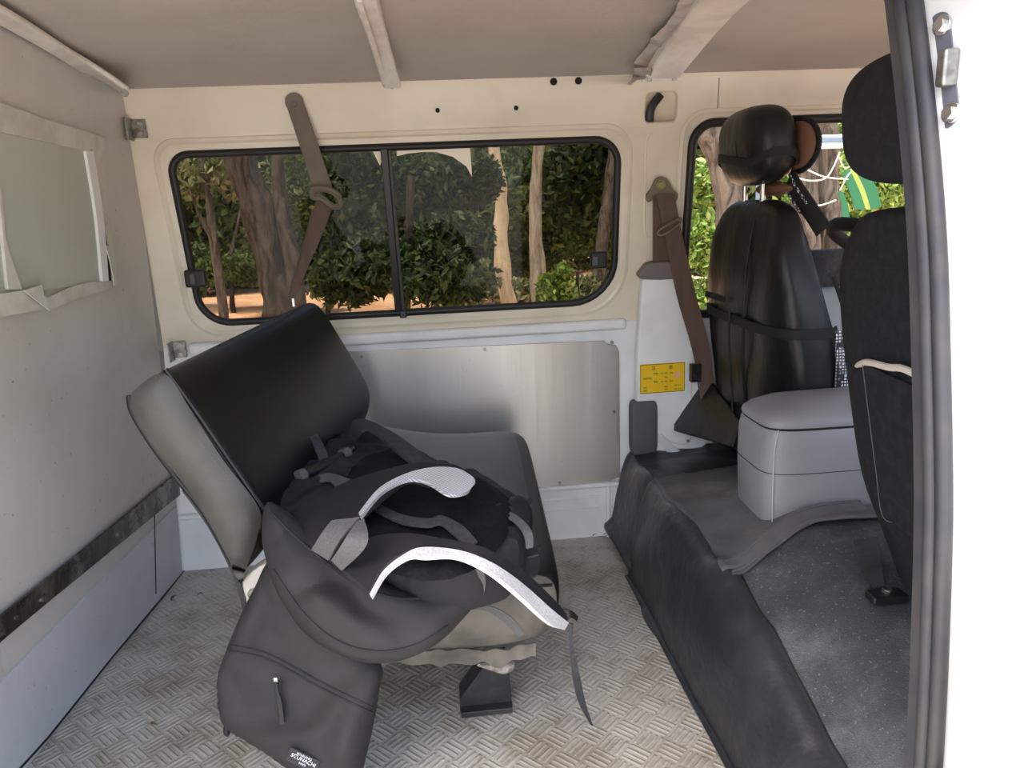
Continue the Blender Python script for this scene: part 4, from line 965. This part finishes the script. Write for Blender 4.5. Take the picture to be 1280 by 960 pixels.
bm = nb(); ball(bm, (.617, .90, 1.047), (.06, .165, .083), Matrix.Rotation(math.radians(-6), 3, 'Y'), .62, 44, 26); obj('headrest', bm, m_cloth, ps)
for yq in (.95, .82):
    bm = nb(); cyl(bm, (.64, yq, .945), (0, 0, 1), .0065, .08, 14); obj('headrest_post', bm, m_chrome, ps)
bm = nb(); box(bm, (.98, .88, .40), (.46, .44, .12)); obj('cushion', bm, m_cloth, ps, bevel=.045)
# steering wheel
swc = V((1.07, 1.62, .80))
sw_ = thing('steering_wheel', 'black covered steering wheel seen between the two front seats', 'steering wheel', swc)
Rw = Matrix.Rotation(math.radians(-62), 3, 'Y')
bm = nb(); tube(bm, [swc+Rw @ V((0, .18*math.cos(2*math.pi*k/48), .18*math.sin(2*math.pi*k/48))) for k in range(48)], .016, 10, True); obj('rim', bm, m_lace, sw_)
bm = nb(); ball(bm, swc, (.05, .06, .03)); obj('hub', bm, m_black, sw_)
for a in (90, 210, 330):
    bm = nb(); tube(bm, [swc, swc+Rw @ V((0, .18*math.sin(math.radians(a)), .18*math.cos(math.radians(a))))], .011, 8); obj('spoke', bm, m_black, sw_)
bm = nb(); tube(bm, [swc, swc+V((.45, 0, -.2))], .03, 10); obj('column', bm, m_black, sw_)
da = nb(); loft(da, [[V((1.45, y, .35)), V((1.42, y, .66)), V((1.5, y, .72)), V((1.96, y, .74)), V((1.96, y, .35))] for y in (.55, 1.9)]); tag(obj('dashboard', da, m_black, at=(1.5, 1.2, .35), bevel=.02), 'black dashboard ahead of the front seats', 'dashboard')

# ================================================================== BITS ON THE FLOOR
lt = [(752, 664), (764, 661), (772, 666), (745, 669), (758, 668), (250, 744), (218, 748), (186, 760), (178, 758), (380, 870), (192, 905)]
for i, q in enumerate(lt):
    p = P(*q, Z=.004); a = random.uniform(0, 3); s = random.uniform(.007, .014)
    bm = nb(); u = V((math.cos(a), math.sin(a), 0)); w = V((-u.y, u.x, 0))
    A_ = [p-u*s, p-u*s*.3+V((0, 0, .004)), p+u*s*.4+V((0, 0, .005)), p+u*s]; B_ = [a_+w*s*k for a_, k in zip(A_, (.15, .55, .5, .1))]
    strip(bm, A_, B_, .0012, 3)
    o = obj('dry_leaf', bm, m_litter, at=p); tag(o, 'dry brown leaf scrap lying on the tread-plate floor', 'leaf', 'leaf scraps on the floor')
p = P(174, 762, Z=.0); bm = nb()
for k in range(14):
    c = p+V((random.uniform(-.02, .03), random.uniform(-.02, .03), .004)); ball(bm, c, (.006, .006, .004), None, 1, 8, 5)
o = obj('crumbled_dirt', bm, m_litter, at=p); o['kind'] = 'stuff'; tag(o, 'crumbs of brown dirt on the floor beside the partition', 'dirt')

# ================================================================== OUTSIDE
GZ = -.58
bm = nb(); g = []
for j in range(31):
    y = -14+j*1.6; row = []
    for i in range(41): x = -30+i*1.5; row.append(bm.verts.new((x, y, GZ+(.25*noise.noise(V((x*.25, y*.25, 0))) if y > 4 else 0)*min(1, max(0, (y-4)/4)))))
    g.append(row)
for j in range(30):
    for i in range(40): bm.faces.new((g[j][i], g[j][i+1], g[j+1][i+1], g[j+1][i]))
struct('ground', bm, m_dirt)
bm = nb(); box(bm, (0, -4.2, GZ+.02), (30, 9.0, .04)); struct('bounce_pad', bm, M('bounce_pad_grey', srgb(190, 187, 181), .9, 0, .2, srgb(176, 172, 165), 2), smooth=False)  # unseen pad added outside the open door to neutralise the bounced light
bm = nb(); box(bm, (-1.9, .47, .6), (2.0, .03, 1.4)); struct('wall_near_rear', bm, m_jamb, smooth=False)
bm = nb(); g = []
for j in range(13):
    row = []
    for i in range(61):
        x = -34+i*1.2; t_ = j/12; row.append(bm.verts.new((x+noise.noise(V((x*.4, t_*6, 1))), 20+7*t_+1.5*noise.noise(V((x*.3, t_*4, 4))), GZ-.5+12*t_+1.2*noise.noise(V((x*.5, t_*5, 8))))))
    g.append(row)
for j in range(12):
    for i in range(60): bm.faces.new((g[j][i], g[j][i+1], g[j+1][i+1], g[j+1][i]))
struct('hill_bank', bm, m_bank)
def leaves(cl, n, size, seed):
    """leaf blades scattered over ellipsoid clumps -> one crown mesh"""
    rg = np.random.default_rng(seed); vol = np.array([c[3]*c[4]*c[5] for c in cl]); vol = vol/vol.sum(); vs = []; fs = []
    for c, k in zip(cl, rg.multinomial(n, vol)):
        d = rg.normal(size=(k, 3)); d /= np.linalg.norm(d, axis=1)[:, None]; r = rg.random(k)**.45
        p = np.array(c[:3])+d*r[:, None]*np.array(c[3:6])
        a = rg.normal(size=(k, 3)); a[:, 2] -= .4; a /= np.linalg.norm(a, axis=1)[:, None]
        b = np.cross(a, rg.normal(size=(k, 3))); b /= np.linalg.norm(b, axis=1)[:, None]; nn = np.cross(a, b)
        s = size*(.6+.8*rg.random(k))[:, None]
        for q in (p-a*s, p+b*s*.45-a*s*.1+nn*s*.12, p+a*s, p-b*s*.45-a*s*.1+nn*s*.12): vs.append(q)
    V_ = []; off = 0
    for i in range(0, len(vs), 4):
        q = np.stack(vs[i:i+4], 1).reshape(-1, 3); V_.append(q); k = len(q)//4
        for t in range(k): b0 = off+t*4; fs.append((b0, b0+1, b0+2)); fs.append((b0, b0+2, b0+3))
        off += len(q)
    return np.concatenate(V_), fs
def crown(name, cl, n, size, mat, parent, seed):
    v, f = leaves(cl, n, size, seed); L0 = wloc(parent); v = v-np.array(L0)
    me = bpy.data.meshes.new(name); me.from_pydata(v.tolist(), [], f); me.materials.append(mat)
    o = bpy.data.objects.new(name, me); COL.objects.link(o); o.parent = parent; return o
def tree(name, label, cat, Y, path, rad, cl, n, size, lmat, bmat, seed, group=None, extra=()):
    """path: trunk pixels from base upward at distance Y, reaching the ground"""
    pts = [P(x, y, Y=Y) for x, y in path]; b = pts[0].copy(); b.z = GZ+.02*0-.1
    if pts[0].z > GZ+.1: pts = [b]+pts
    t = thing(name, label, cat, V((pts[0].x, pts[0].y, GZ)), group)
    top = pts[-1]; pp = cr(pts, 5); N = len(pp)
    bm = nb(); tube(bm, pp, [rad*(1-.45*i/(N-1)) for i in range(N)], 12)
    for v in bm.verts: v.co += V((noise.noise(v.co*5), noise.noise(v.co*5+V((4, 4, 4))), 0))*rad*.25
    obj('trunk', bm, bmat, t)
    for br, r_ in extra:
        bm = nb(); q = cr([P(x, y, Y=yy) for x, y, yy in br], 5); tube(bm, q, [r_*(1-.5*i/(len(q)-1)) for i in range(len(q))], 8); obj('branch', bm, bmat, t)
    if cl:
        C3 = []
        for (x, y, dy, rx, rz) in cl:
            p = P(x, y, Y=Y+dy); k = (Y+dy)/F; C3.append((p.x, p.y, p.z, rx*k, max(rx*k*.6, .15), rz*k))
        crown('crown', C3, n, size, lmat, t, seed)
    return t
# through the tinted side window
tree('big_tree', 'thick leaning brown trunk outside behind the hanging seat belt', 'tree', 8.2, [(352, 392), (348, 360), (334, 300), (312, 235), (298, 185), (280, 100), (262, 0)], .22, [(420, 20, .6, 60, 40)], 700, .10, m_lf_dark, m_bark, 1, extra=[([(372, 385, 8.0), (366, 330, 8.0), (352, 260, 8.1), (346, 180, 8.2), (350, 60, 8.4)], .10)])
tree('sapling', 'slim forked pale sapling outside at the rear end of the tinted window', 'tree', 9.5, [(272, 335), (266, 290), (260, 240), (252, 200), (240, 120)], .06, [(235, 225, 0, 34, 24), (270, 205, .3, 40, 22), (225, 190, .4, 40, 24), (300, 225, .6, 30, 26)], 1300, .06, m_lf_dry, m_barkg, 2, extra=[([(268, 305, 9.5), (250, 270, 9.4), (236, 235, 9.4)], .03), ([(288, 318, 9.6), (297, 280, 9.6), (305, 240, 9.6)], .02)])
tree('reflection_trunk', 'pale slender bent trunk added outside for a reflected band at the middle of the front pane', 'tree', 7.0, [(637, 390), (630, 350), (626, 300), (627, 260), (626, 225), (616, 185), (604, 120), (600, 40)], .082, [(600, 40, 0, 60, 30)], 400, .09, m_lf_dark, m_reflp, 3)  # added trunk in place of a pale band reflected in the pane
tree('reflection_trunk', 'pale straight grey trunk added outside for a reflected band, second from the middle of the front pane', 'tree', 7.8, [(676, 388), (672, 340), (669, 290), (670, 240), (673, 180), (675, 60)], .095, [(690, 40, 0, 60, 30)], 400, .09, m_lf_dark, m_refll, 4)  # second added trunk, standing in for a reflection on the glass
tree('grey_tree', 'faint grey leaning trunk outside by the front corner of the tinted window', 'tree', 9.0, [(750, 335), (756, 280), (764, 220), (770, 160), (780, 60)], .10, [(760, 190, .5, 70, 50), (730, 230, .6, 60, 60)], 3600, .07, m_lf_dark, m_barkg, 5)
tree('leafy_tree', 'dense dark leafy young tree outside behind the window divider', 'tree', 5.2, [(505, 420), (508, 360), (510, 300), (515, 220)], .045, [(520, 330, 0, 62, 34), (560, 300, .3, 60, 34), (545, 355, -.2, 62, 30), (470, 330, .2, 48, 40), (440, 290, .4, 40, 60), (430, 350, .2, 48, 36), (520, 240, .6, 60, 44), (590, 350, .2, 40, 24), (560, 225, .8, 70, 40), (430, 220, .6, 44, 50)], 15000, .036, m_lf_dark, m_bark, 6)
tree('leafy_tree', 'mid green leafy tree outside in the upper middle of the side window', 'tree', 10.5, [(580, 400), (575, 300), (570, 200)], .1, [(590, 260, 0, 70, 50), (640, 240, .5, 60, 60), (700, 230, .6, 60, 60), (740, 280, .4, 50, 60), (530, 220, .4, 70, 50), (480, 230, .6, 60, 50), (390, 230, .3, 60, 60), (640, 320, 1, 70, 30)], 14000, .06, m_lf_mid, m_bark, 7)
tree('shrub', 'bright yellow-green upright shrub outside near the front window latch', 'shrub', 6.0, [(697, 400), (697, 370), (697, 345)], .02, [(685, 365, 0, 16, 26), (704, 355, 0, 14, 30), (710, 372, 0, 12, 22), (692, 385, 0, 26, 12)], 1500, .035, m_lf_lite, m_bark, 8)
tree('hedge_bush', 'sunlit green bush outside above the orange dirt at the rear latch', 'bush', 12.5, [(290, 375), (290, 360), (290, 350)], .05, [(268, 338, 0, 30, 17), (300, 334, 0, 34, 20), (318, 342, .2, 34, 16), (240, 326, .4, 34, 22)], 6500, .05, m_lf_mid, m_bark, 9)
tree('hedge_bush', 'low dry grassy bush outside beneath the pale reflection trunks', 'bush', 8.8, [(650, 395), (650, 380), (650, 370)], .03, [(600, 350, 0, 36, 26), (650, 365, .2, 44, 16), (735, 365, .2, 34, 22), (575, 375, 0, 30, 14)], 2600, .06, m_lf_dry, m_bark, 10)
tree('hedge_bush', 'dark low bush outside just behind the thick leaning trunk', 'bush', 11.0, [(410, 390), (410, 360), (410, 340)], .05, [(400, 330, 0, 60, 40), (370, 300, 1, 60, 60), (450, 340, .5, 50, 40)], 6500, .055, m_lf_dark, m_bark, 11)
for k, (x, y, Y) in enumerate(((712, 330, 6.6), (722, 340, 6.4))):
    tree('stake', ('dark upright stake' if k == 0 else 'shorter dark stake')+' outside next to the yellow-green shrub', 'stake', Y, [(x+2, 400), (x, 360), (x, y)], .022, None, 0, 0, None, m_bark, 30+k, 'stakes by the shrub')
# row of background trees
for k, (x, Y, mt) in enumerate(((230, 15, 'mid'), (330, 17, 'dark'), (430, 15, 'dark'), (540, 17, 'mid'), (640, 15, 'dark'), (740, 17, 'mid'), (850, 15, 'dark'), (940, 16.5, 'mid'), (1040, 15, 'lite'), (1130, 16, 'mid'))):
    mm = {'mid': m_lf_mid, 'dark': m_lf_dark, 'lite': m_lf_lite}[mt]
    tree('background_tree', 'leafy tree in the background row, '+('first', 'second', 'third', 'fourth', 'fifth', 'sixth', 'seventh', 'eighth', 'ninth', 'tenth')[k]+' from the rear end', 'tree', Y, [(x, 380), (x+4, 280), (x, 150)], .14, [(x, 240, 0, 75, 60), (x-40, 300, .4, 60, 45), (x+40, 300, .2, 60, 45), (x+20, 160, .5, 80, 60), (x-20, 90, .6, 80, 60), (x, 350, .2, 70, 30), (x+30, 240, .8, 80, 60)], 9500, .105, mm, m_bark, 50+k, 'background trees')
# through the front door window
tree('roadside_tree', 'rough grey-brown trunk outside at the rear edge of the front window', 'tree', 4.6, [(925, 480), (922, 330), (912, 240), (900, 190), (890, 140), (882, 60), (875, -60)], .135, [(885, -40, 0, 160, 60)], 900, .07, m_lf_mid, m_barkg, 20)
tree('roadside_tree', 'rough trunk outside just ahead of the driver headrest', 'tree', 5.2, [(1008, 480), (1008, 330), (1006, 240), (1003, 180), (1000, 120), (1000, -60)], .12, [(1010, -40, 0, 160, 60)], 900, .07, m_lf_mid, m_barkg, 21)
tree('roadside_tree', 'rough trunk outside beside the green cloth', 'tree', 5.3, [(1040, 480), (1038, 330), (1036, 250), (1034, 180), (1026, 100), (1020, -60)], .105, [(1080, -40, .3, 160, 60)], 900, .07, m_lf_mid, m_barkg, 22)
tree('bright_bush', 'sunlit yellow-green bush outside beside the driver seat', 'bush', 7.5, [(885, 500), (885, 460), (885, 420)], .04, [(880, 230, 0, 30, 30), (945, 200, .2, 50, 30), (880, 300, 0, 30, 40), (885, 380, 0, 30, 40), (940, 160, .5, 50, 20), (882, 440, 0, 26, 30)], 8000, .045, m_lf_lite, m_bark, 23)
tree('bright_bush', 'sunlit yellow-green bush outside behind the green cloth', 'bush', 8.0, [(1075, 500), (1075, 400), (1075, 330)], .04, [(1070, 240, 0, 50, 40), (1050, 160, .2, 50, 22), (1100, 220, 0, 50, 50), (1060, 300, 0, 50, 30)], 7000, .045, m_lf_lite, m_bark, 24)
# green cloth, pale rail and twine seen past the driver seat
cl_ = [P(1048, 214, Y=3.6), P(1058, 208, Y=3.6), P(1066, 236, Y=3.62), P(1078, 256, Y=3.6), P(1082, 290, Y=3.6), P(1050, 285, Y=3.6), P(1062, 262, Y=3.6)]
gc = thing('hanging_cloth', 'green and yellow-green striped cloth hanging outside past the driver seat', 'cloth', P(1060, 240, Y=3.6))
for (a, b, mt) in ((((1052, 216), (1062, 240), (1068, 262)), ((1062, 212), (1074, 238), (1082, 262)), m_green), (((1062, 212), (1074, 238), (1082, 262)), ((1067, 210), (1080, 236), (1088, 262)), m_lime), (((1047, 240), (1052, 256), (1052, 275)), ((1054, 240), (1060, 258), (1062, 275)), m_green), (((1067, 210), (1080, 236), (1088, 262)), ((1080, 206), (1094, 232), (1102, 258)), m_green)):
    bm = nb(); strip(bm, [P(*q, Y=3.6) for q in a], [P(*q, Y=3.6) for q in b], .006); obj('cloth_stripe', bm, mt, gc)
rl2 = thing('metal_rail', 'pale blue horizontal metal rail outside above the steering wheel', 'rail', P(1040, 178, Y=3.4))
for (y0, y1, mt) in ((169, 173, m_rail), (173, 179, m_railb), (179, 186, m_rail)):
    bm = nb(); a, b = P(945, y0+3, Y=3.4), P(945, y1+3, Y=3.4); a2_, b2_ = P(1170, y0-5, Y=3.4), P(1170, y1-5, Y=3.4); strip(bm, [a, a2_], [b, b2_], .04, smooth=False); obj('rail_bar', bm, mt, rl2, bevel=.004)
for x in (952, 1165):
    bm = nb(); p = P(x, 184, Y=3.43); tube(bm, [V((p.x, 3.43, GZ-.05)), p], .02, 8); obj('post', bm, m_railb, rl2)
tw = nb()
for l in (((995, 222), (1015, 226), (1035, 220), (1050, 190)), ((1005, 210), (1030, 221), (1060, 224)), ((1003, 250), (1022, 257), (1045, 250)), ((1048, 195), (1056, 210), (1066, 205)), ((1050, 238), (1058, 222), (1064, 215))):
    tube(tw, cr([P(*q, Y=3.5) for q in l], 5), .004, 5)
tag(obj('twine', tw, m_twine, at=P(1030, 222, Y=3.5)), 'loose white twine strung outside in front of the rough trunks', 'twine')

# ================================================================== LIGHT
w = bpy.data.worlds.new('world'); SC.world = w; w.use_nodes = True; nt = w.node_tree; nt.nodes.clear()
sky = nt.nodes.new('ShaderNodeTexSky'); sky.sky_type = 'NISHITA'; sky.sun_disc = False; sky.sun_elevation = math.radians(58); sky.sun_rotation = math.radians(210); sky.dust_density = 3; sky.air_density = 1.0; sky.ozone_density = 1
bg = nt.nodes.new('ShaderNodeBackground'); bg.inputs[1].default_value = .26
out = nt.nodes.new('ShaderNodeOutputWorld'); nt.links.new(sky.outputs[0], bg.inputs[0]); nt.links.new(bg.outputs[0], out.inputs[0])
sd_ = bpy.data.lights.new('sun', 'SUN'); sd_.energy = 3.3; sd_.angle = math.radians(1.5); sd_.color = (1, .95, .87)
so = bpy.data.objects.new('sun', sd_); COL.objects.link(so)
so.rotation_euler = V((-.04, .22, -1)).to_track_quat('-Z', 'Y').to_euler(); so.location = (-3, -2, 8)
vs = SC.view_settings; SC.display_settings.display_device = 'sRGB'; vs.view_transform = 'Standard'; vs.look = 'None'; vs.gamma = 1; vs.use_curve_mapping = False; vs.exposure = 1.45
